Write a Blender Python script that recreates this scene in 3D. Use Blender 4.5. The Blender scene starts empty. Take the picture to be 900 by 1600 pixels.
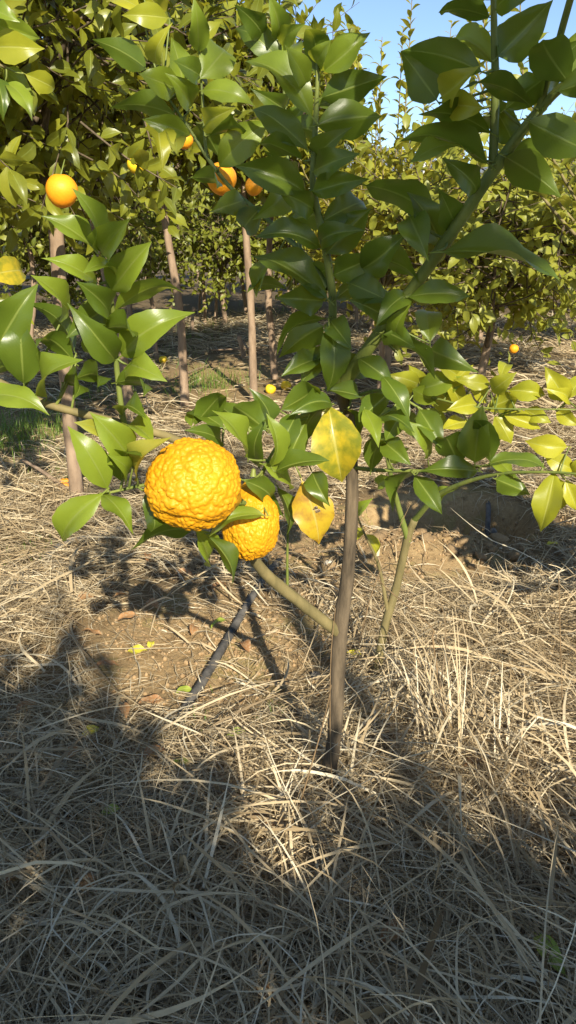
import bpy, math, random
import numpy as np
from mathutils import Vector, Matrix

rnd = random.Random(7)
rng = np.random.default_rng(7)
scene = bpy.context.scene
col = scene.collection
R = math.radians

# ------------------------------------------------------------------ camera, sky, sun, exposure
CAM_H, PITCH, FPX = 1.2, R(20.0), 1155.0
cam = bpy.data.cameras.new('camera')
cam.sensor_fit = 'VERTICAL'; cam.sensor_height = 36.0; cam.lens = 36.0 * FPX / 1600.0
cam.clip_start = 0.02; cam.clip_end = 3000.0
cam_ob = bpy.data.objects.new('camera', cam); col.objects.link(cam_ob)
cam_ob.location = (0, 0, CAM_H); cam_ob.rotation_euler = (R(90) - PITCH, 0, 0)
scene.camera = cam_ob

SUN_AZ, SUN_EL = R(15.0), R(31.0)          # sun stands behind the camera, turned to the right
SUN_DIR = Vector((math.sin(SUN_AZ) * math.cos(SUN_EL), -math.cos(SUN_AZ) * math.cos(SUN_EL), math.sin(SUN_EL)))
world = bpy.data.worlds.new('World'); scene.world = world; world.use_nodes = True
wn = world.node_tree.nodes; wn.clear()
sky = wn.new('ShaderNodeTexSky'); sky.sky_type = 'NISHITA'; sky.sun_disc = False
sky.sun_elevation = SUN_EL; sky.sun_rotation = math.atan2(SUN_DIR.x, SUN_DIR.y)
sky.air_density = 0.8; sky.dust_density = 0.1; sky.ozone_density = 2.0
bg = wn.new('ShaderNodeBackground'); bg.inputs['Strength'].default_value = 0.105
wo = wn.new('ShaderNodeOutputWorld')
world.node_tree.links.new(sky.outputs[0], bg.inputs['Color'])
world.node_tree.links.new(bg.outputs[0], wo.inputs['Surface'])
sl = bpy.data.lights.new('sun', 'SUN'); sl.energy = 5.0; sl.angle = R(0.53); sl.color = (1.0, 0.92, 0.76)
so = bpy.data.objects.new('sun', sl); col.objects.link(so)
so.rotation_euler = (-SUN_DIR).to_track_quat('-Z', 'Y').to_euler(); so.location = (3, -4, 6)
vs = scene.view_settings
vs.view_transform = 'Standard'; vs.look = 'None'; vs.gamma = 1.0; vs.exposure = 0.9; vs.use_curve_mapping = False
scene.cycles.max_bounces = 6; scene.cycles.transmission_bounces = 4; scene.cycles.diffuse_bounces = 4; scene.cycles.glossy_bounces = 2
scene.cycles.use_denoising = True

# ------------------------------------------------------------------ geometry of the view: photo measure -> world point
CP, SP = math.cos(PITCH), math.sin(PITCH)
def ray(px, py):
    a, b = px - 450.0, 800.0 - py
    return Vector((a, FPX * CP + b * SP, -FPX * SP + b * CP))
def P(px, py, Y):
    d = ray(px, py); return Vector((0, 0, CAM_H)) + d * (Y / d.y)
def G(px, py):
    d = ray(px, py); p = Vector((0, 0, CAM_H)) + d * (CAM_H / -d.z)
    return p
def lerp(a, b, t): return a + (b - a) * t

# ------------------------------------------------------------------ noise and terrain height
_tab = np.random.default_rng(3).random((256, 256))
def vnoise(x, y):
    xi = np.floor(x).astype(int); yi = np.floor(y).astype(int)
    fx = x - xi; fy = y - yi
    fx = fx * fx * (3 - 2 * fx); fy = fy * fy * (3 - 2 * fy)
    a = _tab[xi & 255, yi & 255]; b = _tab[(xi + 1) & 255, yi & 255]
    c = _tab[xi & 255, (yi + 1) & 255]; d = _tab[(xi + 1) & 255, (yi + 1) & 255]
    return (a * (1 - fx) + b * fx) * (1 - fy) + (c * (1 - fx) + d * fx) * fy
def fbm(x, y, o=4):
    s = 0; amp = .5
    for k in range(o):
        s = s + amp * (vnoise(x + 17.3 * k, y - 9.1 * k) - .5); x = x * 2.03; y = y * 2.03; amp *= .5
    return s
HOLE = (0.74, 3.22)
def ground_h(x, y):
    x = np.asarray(x, float); y = np.asarray(y, float)
    h = 0.09 * fbm(x * .9 + 5, y * .9, 3)
    h = h + 0.03 * fbm(x * 5, y * 5, 4) + 0.10 * np.clip((y - 4) / 6, 0, 1) * fbm(x * .5, y * .5 + 40, 3)
    r = np.sqrt(((x - HOLE[0]) / .34) ** 2 + ((y - HOLE[1]) / .27) ** 2)
    h = h - 0.34 * np.exp(-r ** 6)
    h = h + 0.10 * np.exp(-(((x - .62) / .34) ** 2 + ((y - 2.74) / .20) ** 2))
    h = h + 0.06 * np.exp(-(((x - .10) / .40) ** 2 + ((y - 3.05) / .22) ** 2))
    soil = np.exp(-(((x - .55) / .75) ** 2 + ((y - 2.95) / .55) ** 2))
    h = h + soil * 0.055 * fbm(x * 14, y * 14, 4)
    return h
def gh(x, y): return float(ground_h(np.array([x]), np.array([y]))[0])
def cover(x, y):
    """how thick the dry straw lies: 1 deep mat, 0 bare soil"""
    n = fbm(x * 1.3 + 3, y * 1.3, 3) * 1.6
    d = np.ones_like(x)
    a = np.exp(-((((x + .26) / .52) ** 2 + ((y - 2.06) / .46) ** 2) ** 1.5)); d = d - 1.0 * a
    b = np.exp(-((((x - .48) / .68) ** 2 + ((y - 3.00) / .54) ** 2) ** 2)); d = d - 1.0 * b
    c = np.exp(-(((x + .7) / .9) ** 2 + ((y - 7.2) / 1.3) ** 2)); d = d - .8 * c
    e = np.exp(-(((x + 1.9) / .8) ** 2 + ((y - 4.9) / .9) ** 2)); d = d - .55 * e
    d = d - np.exp(-((((x - .78) / .42) ** 2 + ((y - 3.3) / .38) ** 2) ** 2))
    return np.clip(d + n * np.clip((y - 1.2) / 2, .1, .7), 0, 1)

# ------------------------------------------------------------------ node material helpers
def new_mat(name):
    m = bpy.data.materials.new(name); m.use_nodes = True
    nt = m.node_tree; nt.nodes.clear()
    return m, nt.nodes, nt.links
def ramp(N, stops):
    r = N.new('ShaderNodeValToRGB'); e = r.color_ramp.elements
    while len(e) < len(stops): e.new(.5)
    for el, (p, c) in zip(e, stops): el.position = p; el.color = (*c, 1)
    return r
def math_n(N, L, op, a, b=None, c=None, clamp=False):
    n = N.new('ShaderNodeMath'); n.operation = op; n.use_clamp = clamp
    for i, v in enumerate((a, b, c)):
        if v is None: continue
        if isinstance(v, (int, float)): n.inputs[i].default_value = v
        else: L.new(v, n.inputs[i])
    return n.outputs[0]
def mixc(N, L, f, a, b, blend='MIX'):
    n = N.new('ShaderNodeMix'); n.data_type = 'RGBA'; n.blend_type = blend
    if isinstance(f, (int, float)): n.inputs[0].default_value = f
    else: L.new(f, n.inputs[0])
    for i, v in ((6, a), (7, b)):
        if isinstance(v, tuple): n.inputs[i].default_value = (*v, 1)
        else: L.new(v, n.inputs[i])
    return n.outputs[2]
def noise_n(N, L, scale, detail=4, rough=.55, vec=None):
    n = N.new('ShaderNodeTexNoise'); n.inputs['Scale'].default_value = scale
    n.inputs['Detail'].default_value = detail; n.inputs['Roughness'].default_value = rough
    if vec is not None: L.new(vec, n.inputs['Vector'])
    return n
def coord(N, kind='Object'):
    return N.new('ShaderNodeTexCoord').outputs[kind]

def leaf_material(name, dark, light, trans, rough=.34, tmix=.30, patch=None, patch_amt=.5, vein=(.24, .29, .06), pscale=11):
    m, N, L = new_mat(name)
    uv = N.new('ShaderNodeUVMap'); sep = N.new('ShaderNodeSeparateXYZ'); L.new(uv.outputs[0], sep.inputs[0])
    at = N.new('ShaderNodeAttribute'); at.attribute_name = 'rnd'
    oi = N.new('ShaderNodeObjectInfo')
    v = math_n(N, L, 'FRACT', math_n(N, L, 'ADD', at.outputs['Fac'], oi.outputs['Random']))
    tint = mixc(N, L, v, dark, light)
    ac = math_n(N, L, 'ABSOLUTE', math_n(N, L, 'SUBTRACT', sep.outputs['Y'], .5))
    rib = N.new('ShaderNodeMapRange'); rib.interpolation_type = 'SMOOTHSTEP'
    L.new(ac, rib.inputs[0]); rib.inputs[1].default_value = .012; rib.inputs[2].default_value = .04
    rib.inputs[3].default_value = 1; rib.inputs[4].default_value = 0
    lat = math_n(N, L, 'SINE', math_n(N, L, 'MULTIPLY', math_n(N, L, 'SUBTRACT', math_n(N, L, 'MULTIPLY', sep.outputs['X'], 9.0), math_n(N, L, 'MULTIPLY', ac, 6.0)), 6.283))
    latp = math_n(N, L, 'POWER', math_n(N, L, 'ABSOLUTE', lat), 14.0)
    no = noise_n(N, L, 5, 4, .6, coord(N))
    blot = mixc(N, L, .35, tint, mixc(N, L, no.outputs['Fac'], (dark[0] * .75, dark[1] * .75, dark[2] * .75), (light[0] * 1.15, light[1] * 1.1, light[2])))
    if patch is not None:
        no2 = noise_n(N, L, pscale, 4, .6, coord(N))
        pm = N.new('ShaderNodeMapRange'); L.new(no2.outputs['Fac'], pm.inputs[0])
        pm.inputs[1].default_value = .62 - patch_amt * .4; pm.inputs[2].default_value = .86 - patch_amt * .4
        blot = mixc(N, L, pm.outputs[0], blot, patch)
    c = mixc(N, L, math_n(N, L, 'MULTIPLY', latp, .06), blot, vein)
    c = mixc(N, L, math_n(N, L, 'MULTIPLY', rib.outputs[0], .75), c, vein)
    b = N.new('ShaderNodeBsdfPrincipled'); L.new(c, b.inputs['Base Color'])
    b.inputs['Roughness'].default_value = rough; b.inputs['Specular IOR Level'].default_value = .45
    hsum = math_n(N, L, 'ADD', math_n(N, L, 'MULTIPLY', rib.outputs[0], -.8), math_n(N, L, 'ADD', math_n(N, L, 'MULTIPLY', latp, -.05), math_n(N, L, 'MULTIPLY', no.outputs['Fac'], .9)))
    bp = N.new('ShaderNodeBump'); bp.inputs['Strength'].default_value = .35; bp.inputs['Distance'].default_value = .0012
    L.new(hsum, bp.inputs['Height']); L.new(bp.outputs[0], b.inputs['Normal'])
    t = N.new('ShaderNodeBsdfTranslucent')
    L.new(mixc(N, L, .7, c, trans), t.inputs['Color'])
    ms = N.new('ShaderNodeMixShader'); ms.inputs[0].default_value = tmix
    L.new(b.outputs[0], ms.inputs[1]); L.new(t.outputs[0], ms.inputs[2])
    o = N.new('ShaderNodeOutputMaterial'); L.new(ms.outputs[0], o.inputs['Surface'])
    return m

M = {}
M['leaf'] = leaf_material('citrus_leaf', (.058, .100, .011), (.115, .168, .017), (.46, .50, .026), tmix=.34)
M['leaf_bright'] = leaf_material('young_and_sunlit_leaf', (.135, .195, .018), (.225, .292, .028), (.58, .60, .04), tmix=.36)  # also used where sunlight on older leaves is put into their colour
M['leaf_lime'] = leaf_material('lime_leaf', (.27, .30, .022), (.44, .42, .030), (.70, .62, .04), tmix=.38, vein=(.45, .46, .10))
M['leaf_pale'] = leaf_material('pale_leaf', (.17, .20, .025), (.34, .34, .045), (.60, .54, .06), tmix=.36, rough=.42)
M['leaf_mid'] = leaf_material('orchard_leaf', (.065, .092, .011), (.30, .31, .030), (.56, .50, .03), tmix=.36, rough=.34)
M['leaf_far'] = leaf_material('far_leaf', (.075, .108, .014), (.27, .28, .030), (.50, .47, .035), tmix=.32, rough=.45)
M['leaf_farlime'] = leaf_material('far_lime_leaf', (.17, .19, .018), (.48, .43, .045), (.66, .55, .05), tmix=.36, rough=.45)
M['leaf_yellow'] = leaf_material('yellowing_leaf', (.20, .22, .020), (.24, .25, .024), (.70, .58, .03), tmix=.34, patch=(.56, .42, .025), patch_amt=.62, pscale=5, vein=(.5, .45, .1))
M['leaf_yellowbrown'] = leaf_material('brown_spotted_yellow_leaf', (.50, .34, .020), (.56, .39, .030), (.70, .48, .03), tmix=.30, patch=(.33, .17, .02), patch_amt=.40, pscale=6, vein=(.5, .4, .1))
M['leaf_dry'] = leaf_material('dry_leaf', (.24, .11, .040), (.42, .22, .085), (.40, .20, .06), rough=.7, tmix=.12, patch=(.42, .33, .20), patch_amt=.35, vein=(.3, .2, .1))
M['leaf_fallyellow'] = leaf_material('fallen_yellow_leaf', (.56, .45, .03), (.62, .55, .05), (.6, .5, .05), rough=.5, tmix=.15, patch=(.40, .42, .06), patch_amt=.3, vein=(.6, .5, .15))
M['leaf_fallgreen'] = leaf_material('fallen_green_leaf', (.25, .32, .04), (.34, .40, .06), (.5, .5, .05), rough=.5, tmix=.15, vein=(.5, .5, .15))

def simple_mat(name, c1, c2, scale=8, rough=.8, bump=.3, bdist=.004, stretch=None, detail=6, spec=.3):
    m, N, L = new_mat(name)
    co = coord(N); mp = N.new('ShaderNodeMapping'); L.new(co, mp.inputs[0])
    if stretch: mp.inputs['Scale'].default_value = stretch
    n = noise_n(N, L, scale, detail, .62, mp.outputs[0])
    rp = ramp(N, [(.32, c1), (.68, c2)]); L.new(n.outputs['Fac'], rp.inputs[0])
    b = N.new('ShaderNodeBsdfPrincipled'); L.new(rp.outputs[0], b.inputs['Base Color'])
    b.inputs['Roughness'].default_value = rough; b.inputs['Specular IOR Level'].default_value = spec
    bp = N.new('ShaderNodeBump'); bp.inputs['Strength'].default_value = bump; bp.inputs['Distance'].default_value = bdist
    L.new(n.outputs['Fac'], bp.inputs['Height']); L.new(bp.outputs[0], b.inputs['Normal'])
    o = N.new('ShaderNodeOutputMaterial'); L.new(b.outputs[0], o.inputs['Surface'])
    return m
M['bark'] = simple_mat('grey_brown_bark', (.036, .027, .017), (.175, .130, .080), 40, .85, 1.0, .004, (1, 1, .18))
M['bark_pale'] = simple_mat('pale_brown_bark', (.17, .115, .072), (.33, .235, .155), 22, .85, .6, .004, (1, 1, .3))
M['bark_green'] = simple_mat('olive_bark', (.12, .10, .04), (.24, .19, .08), 28, .75, .5, .002, (1, 1, .25))
M['stem_green'] = simple_mat('green_stem', (.10, .135, .028), (.20, .225, .05), 40, .5, .3, .001, (1, 1, .3))
M['weed'] = simple_mat('dry_weed_stem', (.13, .085, .04), (.26, .17, .085), 40, .8, .3, .001)
M['pipe'] = simple_mat('dusty_black_pipe', (.040, .039, .037), (.17, .155, .135), 18, .8, .25, .001, spec=.15)
M['clod'] = simple_mat('soil_clod', (.24, .155, .075), (.40, .275, .145), 22, .95, .9, .006)
M['stone'] = simple_mat('pale_stone', (.42, .37, .29), (.58, .52, .42), 30, .85, .5, .003)
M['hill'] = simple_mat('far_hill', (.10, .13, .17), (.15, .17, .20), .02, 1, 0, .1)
M['pole'] = simple_mat('pole_paint', (.55, .55, .52), (.68, .68, .66), 3, .6, .1, .001)

def orange_skin(name, c1, c2, scale=160, bdist=.0012):
    m, N, L = new_mat(name)
    co = coord(N)
    n = noise_n(N, L, 14, 4, .6, co)
    rp = ramp(N, [(.3, c1), (.7, c2)]); L.new(n.outputs['Fac'], rp.inputs[0])
    v = N.new('ShaderNodeTexVoronoi'); v.inputs['Scale'].default_value = scale; L.new(co, v.inputs['Vector'])
    b = N.new('ShaderNodeBsdfPrincipled'); L.new(rp.outputs[0], b.inputs['Base Color'])
    b.inputs['Roughness'].default_value = .5; b.inputs['Specular IOR Level'].default_value = .3
    b.inputs['Subsurface Weight'].default_value = .05; b.inputs['Subsurface Radius'].default_value = (.012, .006, .001)
    b.inputs['Subsurface Scale'].default_value = 1.0
    bp = N.new('ShaderNodeBump'); bp.inputs['Strength'].default_value = .35; bp.inputs['Distance'].default_value = bdist
    L.new(v.outputs['Distance'], bp.inputs['Height']); L.new(bp.outputs[0], b.inputs['Normal'])
    o = N.new('ShaderNodeOutputMaterial'); L.new(b.outputs[0], o.inputs['Surface'])
    return m
M['citron'] = orange_skin('citron_peel', (.56, .240, .006), (.62, .305, .009), 380, .0006)
M['orange'] = orange_skin('orange_peel', (.85, .27, .010), (.88, .36, .015))
M['lemon'] = orange_skin('lemon_peel', (.85, .55, .02), (.9, .62, .03))

def straw_material():
    m, N, L = new_mat('dry_straw')
    at = N.new('ShaderNodeAttribute'); at.attribute_name = 'rnd'
    rp = ramp(N, [(0, (.14, .092, .044)), (.2, (.35, .255, .135)), (.5, (.54, .420, .245)), (.8, (.69, .57, .365)), (1, (.79, .70, .50))])
    L.new(at.outputs['Fac'], rp.inputs[0])
    n = noise_n(N, L, 30, 3, .6, coord(N))
    c = mixc(N, L, math_n(N, L, 'MULTIPLY', n.outputs['Fac'], .45), rp.outputs[0], (.30, .225, .13))
    b = N.new('ShaderNodeBsdfPrincipled'); L.new(c, b.inputs['Base Color'])
    b.inputs['Roughness'].default_value = .55; b.inputs['Specular IOR Level'].default_value = .35
    t = N.new('ShaderNodeBsdfTranslucent'); L.new(c, t.inputs['Color'])
    ms = N.new('ShaderNodeMixShader'); ms.inputs[0].default_value = .18
    L.new(b.outputs[0], ms.inputs[1]); L.new(t.outputs[0], ms.inputs[2])
    o = N.new('ShaderNodeOutputMaterial'); L.new(ms.outputs[0], o.inputs['Surface'])
    return m
M['straw'] = straw_material()
def grass_material():
    m, N, L = new_mat('green_grass')
    at = N.new('ShaderNodeAttribute'); at.attribute_name = 'rnd'
    rp = ramp(N, [(0, (.07, .14, .02)), (.7, (.16, .26, .035)), (1, (.33, .34, .08))]); L.new(at.outputs['Fac'], rp.inputs[0])
    b = N.new('ShaderNodeBsdfPrincipled'); L.new(rp.outputs[0], b.inputs['Base Color']); b.inputs['Roughness'].default_value = .5
    t = N.new('ShaderNodeBsdfTranslucent'); t.inputs['Color'].default_value = (.35, .45, .05, 1)
    ms = N.new('ShaderNodeMixShader'); ms.inputs[0].default_value = .3
    L.new(b.outputs[0], ms.inputs[1]); L.new(t.outputs[0], ms.inputs[2])
    o = N.new('ShaderNodeOutputMaterial'); L.new(ms.outputs[0], o.inputs['Surface'])
    return m
M['grass'] = grass_material()
def ground_material():
    m, N, L = new_mat('orchard_soil')
    co = coord(N)
    at = N.new('ShaderNodeAttribute'); at.attribute_name = 'cover'
    n1 = noise_n(N, L, 3.5, 8, .65, co); n2 = noise_n(N, L, 45, 6, .7, co)
    r1 = ramp(N, [(.3, (.27, .17, .075)), (.5, (.39, .265, .125)), (.7, (.47, .335, .165))]); L.new(n1.outputs['Fac'], r1.inputs[0])
    r2 = ramp(N, [(.35, (.19, .12, .055)), (.65, (.46, .33, .17))]); L.new(n2.outputs['Fac'], r2.inputs[0])
    soil = mixc(N, L, .45, r1.outputs[0], r2.outputs[0])
    moss = mixc(N, L, math_n(N, L, 'MULTIPLY', math_n(N, L, 'GREATER_THAN', n1.outputs['Fac'], .56), .25), soil, (.25, .25, .05))
    thatch_and_shade = mixc(N, L, n2.outputs['Fac'], (.06, .042, .024), (.17, .125, .07))  # rotted base layer, darkened further for the shade in gaps between blades
    c = mixc(N, L, at.outputs['Fac'], moss, thatch_and_shade)
    b = N.new('ShaderNodeBsdfPrincipled'); L.new(c, b.inputs['Base Color']); b.inputs['Roughness'].default_value = .95
    b.inputs['Specular IOR Level'].default_value = .15
    bp = N.new('ShaderNodeBump'); bp.inputs['Strength'].default_value = .9; bp.inputs['Distance'].default_value = .012
    L.new(n2.outputs['Fac'], bp.inputs['Height']); L.new(bp.outputs[0], b.inputs['Normal'])
    o = N.new('ShaderNodeOutputMaterial'); L.new(b.outputs[0], o.inputs['Surface'])
    return m
M['ground'] = ground_material()

# ------------------------------------------------------------------ mesh helpers
def np_mesh(name, verts, quads, mat=None, smooth=True, attrs=None, uv=None):
    verts = np.asarray(verts, dtype=np.float32); quads = np.asarray(quads, dtype=np.int32)
    me = bpy.data.meshes.new(name)
    k = quads.shape[1]
    me.vertices.add(len(verts)); me.vertices.foreach_set('co', verts.ravel())
    me.loops.add(quads.size); me.loops.foreach_set('vertex_index', quads.ravel())
    me.polygons.add(len(quads))
    me.polygons.foreach_set('loop_start', np.arange(0, quads.size, k, dtype=np.int32))
    if smooth: me.polygons.foreach_set('use_smooth', np.ones(len(quads), dtype=bool))
    if attrs:
        for an, av in attrs.items():
            a = me.attributes.new(an, 'FLOAT', 'POINT'); a.data.foreach_set('value', np.asarray(av, dtype=np.float32))
    if uv is not None:
        ul = me.uv_layers.new(name='UVMap'); ul.data.foreach_set('uv', np.asarray(uv, np.float32)[quads.ravel()].ravel())
    me.update(); me.validate()
    if mat is not None: me.materials.append(mat)
    return me
def link(name, me, parent=None, loc=None):
    o = bpy.data.objects.new(name, me); col.objects.link(o)
    if parent is not None:
        o.parent = parent
        o.location = -parent.location if loc is None else loc
    elif loc is not None: o.location = loc
    return o
def tag(o, label=None, cat=None, group=None, kind=None):
    if label: o['label'] = label
    if cat: o['category'] = cat
    if group: o['group'] = group
    if kind: o['kind'] = kind
    return o
def empty(name, loc):
    o = bpy.data.objects.new(name, None); o.empty_display_size = .1; col.objects.link(o); o.location = loc
    return o
def spline(pts, n):
    """Catmull-Rom through (x, y, z, r) rows"""
    p = np.array(pts, float)
    if len(p) == 2:
        t = np.linspace(0, 1, n)[:, None]; return p[0] * (1 - t) + p[1] * t
    q = np.vstack([2 * p[0] - p[1], p, 2 * p[-1] - p[-2]])
    u = np.linspace(0, len(p) - 1 - 1e-6, n); i = u.astype(int); t = (u - i)[:, None]; a, b, c, d = q[i], q[i + 1], q[i + 2], q[i + 3]
    return .5 * (2 * b + (c - a) * t + (2 * a - 5 * b + 4 * c - d) * t * t + (3 * b - a - 3 * c + d) * t ** 3)
class Tubes:
    def __init__(s): s.v = []; s.f = []; s.n = 0
    def add(s, pts, n=None, sides=8, knob=0.0, seed=0):
        c = spline(pts, n or max(4, 4 * len(pts))); k = len(c)
        d = np.gradient(c[:, :3], axis=0); d /= np.linalg.norm(d, axis=1)[:, None] + 1e-9
        ref = np.array([.31, .9, .2]); u = np.cross(d, ref); u /= np.linalg.norm(u, axis=1)[:, None] + 1e-9
        w = np.cross(d, u); a = np.linspace(0, 2 * math.pi, sides, endpoint=False)
        r = np.maximum(c[:, 3], 1e-4)[:, None] * np.ones((1, sides))
        if knob:
            g = np.random.default_rng(seed); r = r * (1 + knob * (g.random(r.shape) - .5) + knob * .8 * (g.random((k, 1)) - .5))
        v = c[:, None, :3] + r[..., None] * (np.cos(a)[None, :, None] * u[:, None] + np.sin(a)[None, :, None] * w[:, None])
        idx = s.n + np.arange(k * sides).reshape(k, sides)
        q = np.stack([idx[:-1], np.roll(idx[:-1], -1, 1), np.roll(idx[1:], -1, 1), idx[1:]], -1).reshape(-1, 4)
        tip = s.n + k * sides
        s.v.append(v.reshape(-1, 3)); s.v.append(c[-1:, :3] + d[-1:] * c[-1, 3] * .6)
        cap = np.array([[idx[-1, i], idx[-1, (i + 1) % sides], tip, tip] for i in range(0)], int).reshape(-1, 4)
        # closing fan as quads pairing two side verts with the tip
        cap = np.array([[idx[-1, i], idx[-1, (i + 1) % sides], idx[-1, (i + 2) % sides], tip] for i in range(0, sides, 2)])
        s.f.append(q); s.f.append(cap); s.n += k * sides + 1
        return c
    def mesh(s, name, mat): return np_mesh(name, np.vstack(s.v), np.vstack(s.f), mat)

# ------------------------------------------------------------------ leaves
def leaf_template(nl, na, wr=.46, fold=.22, arch=.10, wave=.03, tipc=.0, seed=0, petiole=True, side=0.0, twist=0.0):
    """unit leaf: base at x=0, tip at x=1, width along y, upper face +z; returns verts, quads, uv"""
    g = random.Random(seed); ph = g.uniform(0, 6.28); ph2 = g.uniform(0, 6.28)
    V = []; U = []
    for i in range(nl + 1):
        t = i / nl
        hw = .5 * wr * max(.0, math.sin(math.pi * min(1, t) ** .88)) ** 1.0 * (1 - .10 * t) + .004
        if t > .86: hw *= 1 - .35 * ((t - .86) / .14)
        if i == nl: hw = .003
        zc = arch * 4 * t * (1 - t) - tipc * max(0, t - .6) ** 2 * 4
        yc = side * 4 * t * (1 - t)
        tw = twist * (t - .3)
        for j in range(na + 1):
            s = j / na * 2 - 1; e = 1 + .03 * math.sin(31 * t + ph2 + s)
            y = s * hw * e
            z = fold * abs(y) * (1 - .25 * abs(s)) + wave * abs(s) ** 2 * math.sin(9 * t + ph + (1.5 if s > 0 else 0)) * min(1, hw / .1)
            y, z = y * math.cos(tw) - z * math.sin(tw), y * math.sin(tw) + z * math.cos(tw)
            V.append((t, yc + y, zc + z)); U.append((t, j / na))
    Q = []
    for i in range(nl):
        for j in range(na):
            a = i * (na + 1) + j; Q.append((a, a + na + 1, a + na + 2, a + 1))
    if petiole:
        b = len(V)
        for k, (x, z, w) in enumerate(((-.11, -.035, .011), (-.05, -.012, .010), (.01, .002, .009))):
            V += [(x, -w, z), (x, 0, z + w), (x, w, z)]; U += [(0, .5)] * 3
        for k in range(2):
            a = b + 3 * k; Q += [(a, a + 3, a + 4, a + 1), (a + 1, a + 4, a + 5, a + 2)]
    return np.array(V), np.array(Q), np.array(U)
HERO = []
for k in range(14):
    g = random.Random(100 + k)
    HERO.append(dict(nl=14, na=8, fold=g.uniform(.15, .75), arch=g.uniform(.02, .20), wave=g.uniform(.015, .06), tipc=g.uniform(-.05, .30), seed=k, side=g.uniform(-.07, .07), twist=g.uniform(-.8, .8)))
_hm = {}
def hero_mesh(k, matname, wr):
    wr = round(wr / .04) * .04
    key = (k, matname, wr)
    if key not in _hm:
        V, Q, U = leaf_template(wr=wr, **HERO[k])
        _hm[key] = np_mesh('leaf', V, Q, M[matname], attrs={'rnd': np.full(len(V), (k * .37) % 1)}, uv=U)
    return _hm[key]
_mm = {}
def mid_mesh(k, matname):
    key = (k, matname)
    if key not in _mm:
        g = random.Random(300 + k)
        V, Q, U = leaf_template(6, 4, wr=g.uniform(.44, .56), fold=g.uniform(.1, .5), arch=g.uniform(.0, .14), wave=.03, tipc=g.uniform(0, .2), seed=k, petiole=False, twist=g.uniform(-.5, .5))
        _mm[key] = np_mesh('leaf', V, Q, M[matname], attrs={'rnd': np.full(len(V), (k * .41) % 1)}, uv=U)
    return _mm[key]
LOW = []
for k in range(5):
    g = random.Random(500 + k)
    LOW.append(leaf_template(4, 2, wr=g.uniform(.44, .56), fold=g.uniform(.15, .5), arch=g.uniform(.02, .14), wave=.0, tipc=g.uniform(0, .2), seed=k, petiole=False))
FARL = [leaf_template(2, 2, wr=.6, fold=.35, arch=.08, wave=0, seed=1, petiole=False)]

def leaf_frame(u, n, L, W=None):
    u = u.normalized(); n = (n - u * n.dot(u))
    if n.length < 1e-5: n = Vector((0, 0, 1)) - u * u.z
    n.normalize(); v = n.cross(u)
    W = L if W is None else W
    return Matrix(((u.x * L, v.x * W, n.x * L, 0), (u.y * L, v.y * W, n.y * L, 0), (u.z * L, v.z * W, n.z * L, 0), (0, 0, 0, 1)))

def joined_leaves(name, items, templates, mat, parent, seed=0):
    """items: arrays base (n,3), u (n,3), nrm (n,3), L (n); all joined to one foliage mesh"""
    B, U_, Nn, Ls = items
    g = np.random.default_rng(seed)
    U_ = U_ / np.linalg.norm(U_, axis=1)[:, None]
    Nn = Nn - U_ * np.sum(U_ * Nn, 1)[:, None]; Nn /= np.linalg.norm(Nn, axis=1)[:, None] + 1e-9
    Vv = np.cross(Nn, U_)
    which = g.integers(0, len(templates), len(B))
    vs_, qs, us, rs = [], [], [], []; off = 0
    for k, (TV, TQ, TU) in enumerate(templates):
        s = which == k; n = int(s.sum())
        if n == 0: continue
        L_ = Ls[s][:, None, None]
        v = B[s][:, None] + L_ * (TV[None, :, 0:1] * U_[s][:, None] + TV[None, :, 1:2] * Vv[s][:, None] + TV[None, :, 2:3] * Nn[s][:, None])
        vs_.append(v.reshape(-1, 3)); m = len(TV)
        qs.append((TQ[None] + (off + np.arange(n) * m)[:, None, None]).reshape(-1, 4))
        us.append(np.tile(TU, (n, 1))); rs.append(np.repeat(g.random(n), m)); off += n * m
    me = np_mesh(name, np.vstack(vs_), np.vstack(qs), M[mat], attrs={'rnd': np.concatenate(rs)}, uv=np.vstack(us))
    o = link(name, me, parent); o['kind'] = 'stuff'
    return o

# ------------------------------------------------------------------ the setting: ground, hills
def build_ground():
    ys = np.concatenate([np.linspace(-6, .4, 40, endpoint=False), np.linspace(.4, 4.2, 230, endpoint=False), np.geomspace(4.2, 14, 120, endpoint=False), np.geomspace(14, 900, 50)])
    tt = np.linspace(-1, 1, 261)
    xs = np.sign(tt) * (np.abs(tt) * 2.2 + 900 * np.abs(tt) ** 9)
    X, Y = np.meshgrid(xs, ys)
    # sideways spread follows distance so that cells stay about square
    X = X * np.clip(Y / 3.0, 1, 4)
    far = np.clip((np.hypot(X, Y) - 25) / 60, 0, 1)
    Z = ground_h(X, Y) * (1 - far) + far * -0.4
    n, m = X.shape; idx = np.arange(n * m).reshape(n, m)
    q = np.stack([idx[:-1, :-1], idx[:-1, 1:], idx[1:, 1:], idx[1:, :-1]], -1).reshape(-1, 4)
    V = np.stack([X, Y, Z], -1).reshape(-1, 3)
    cv = cover(V[:, 0], V[:, 1])
    me = np_mesh('ground', V, q, M['ground'], attrs={'cover': cv})
    return tag(link('ground', me), kind='structure')
ground = build_ground()
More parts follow.
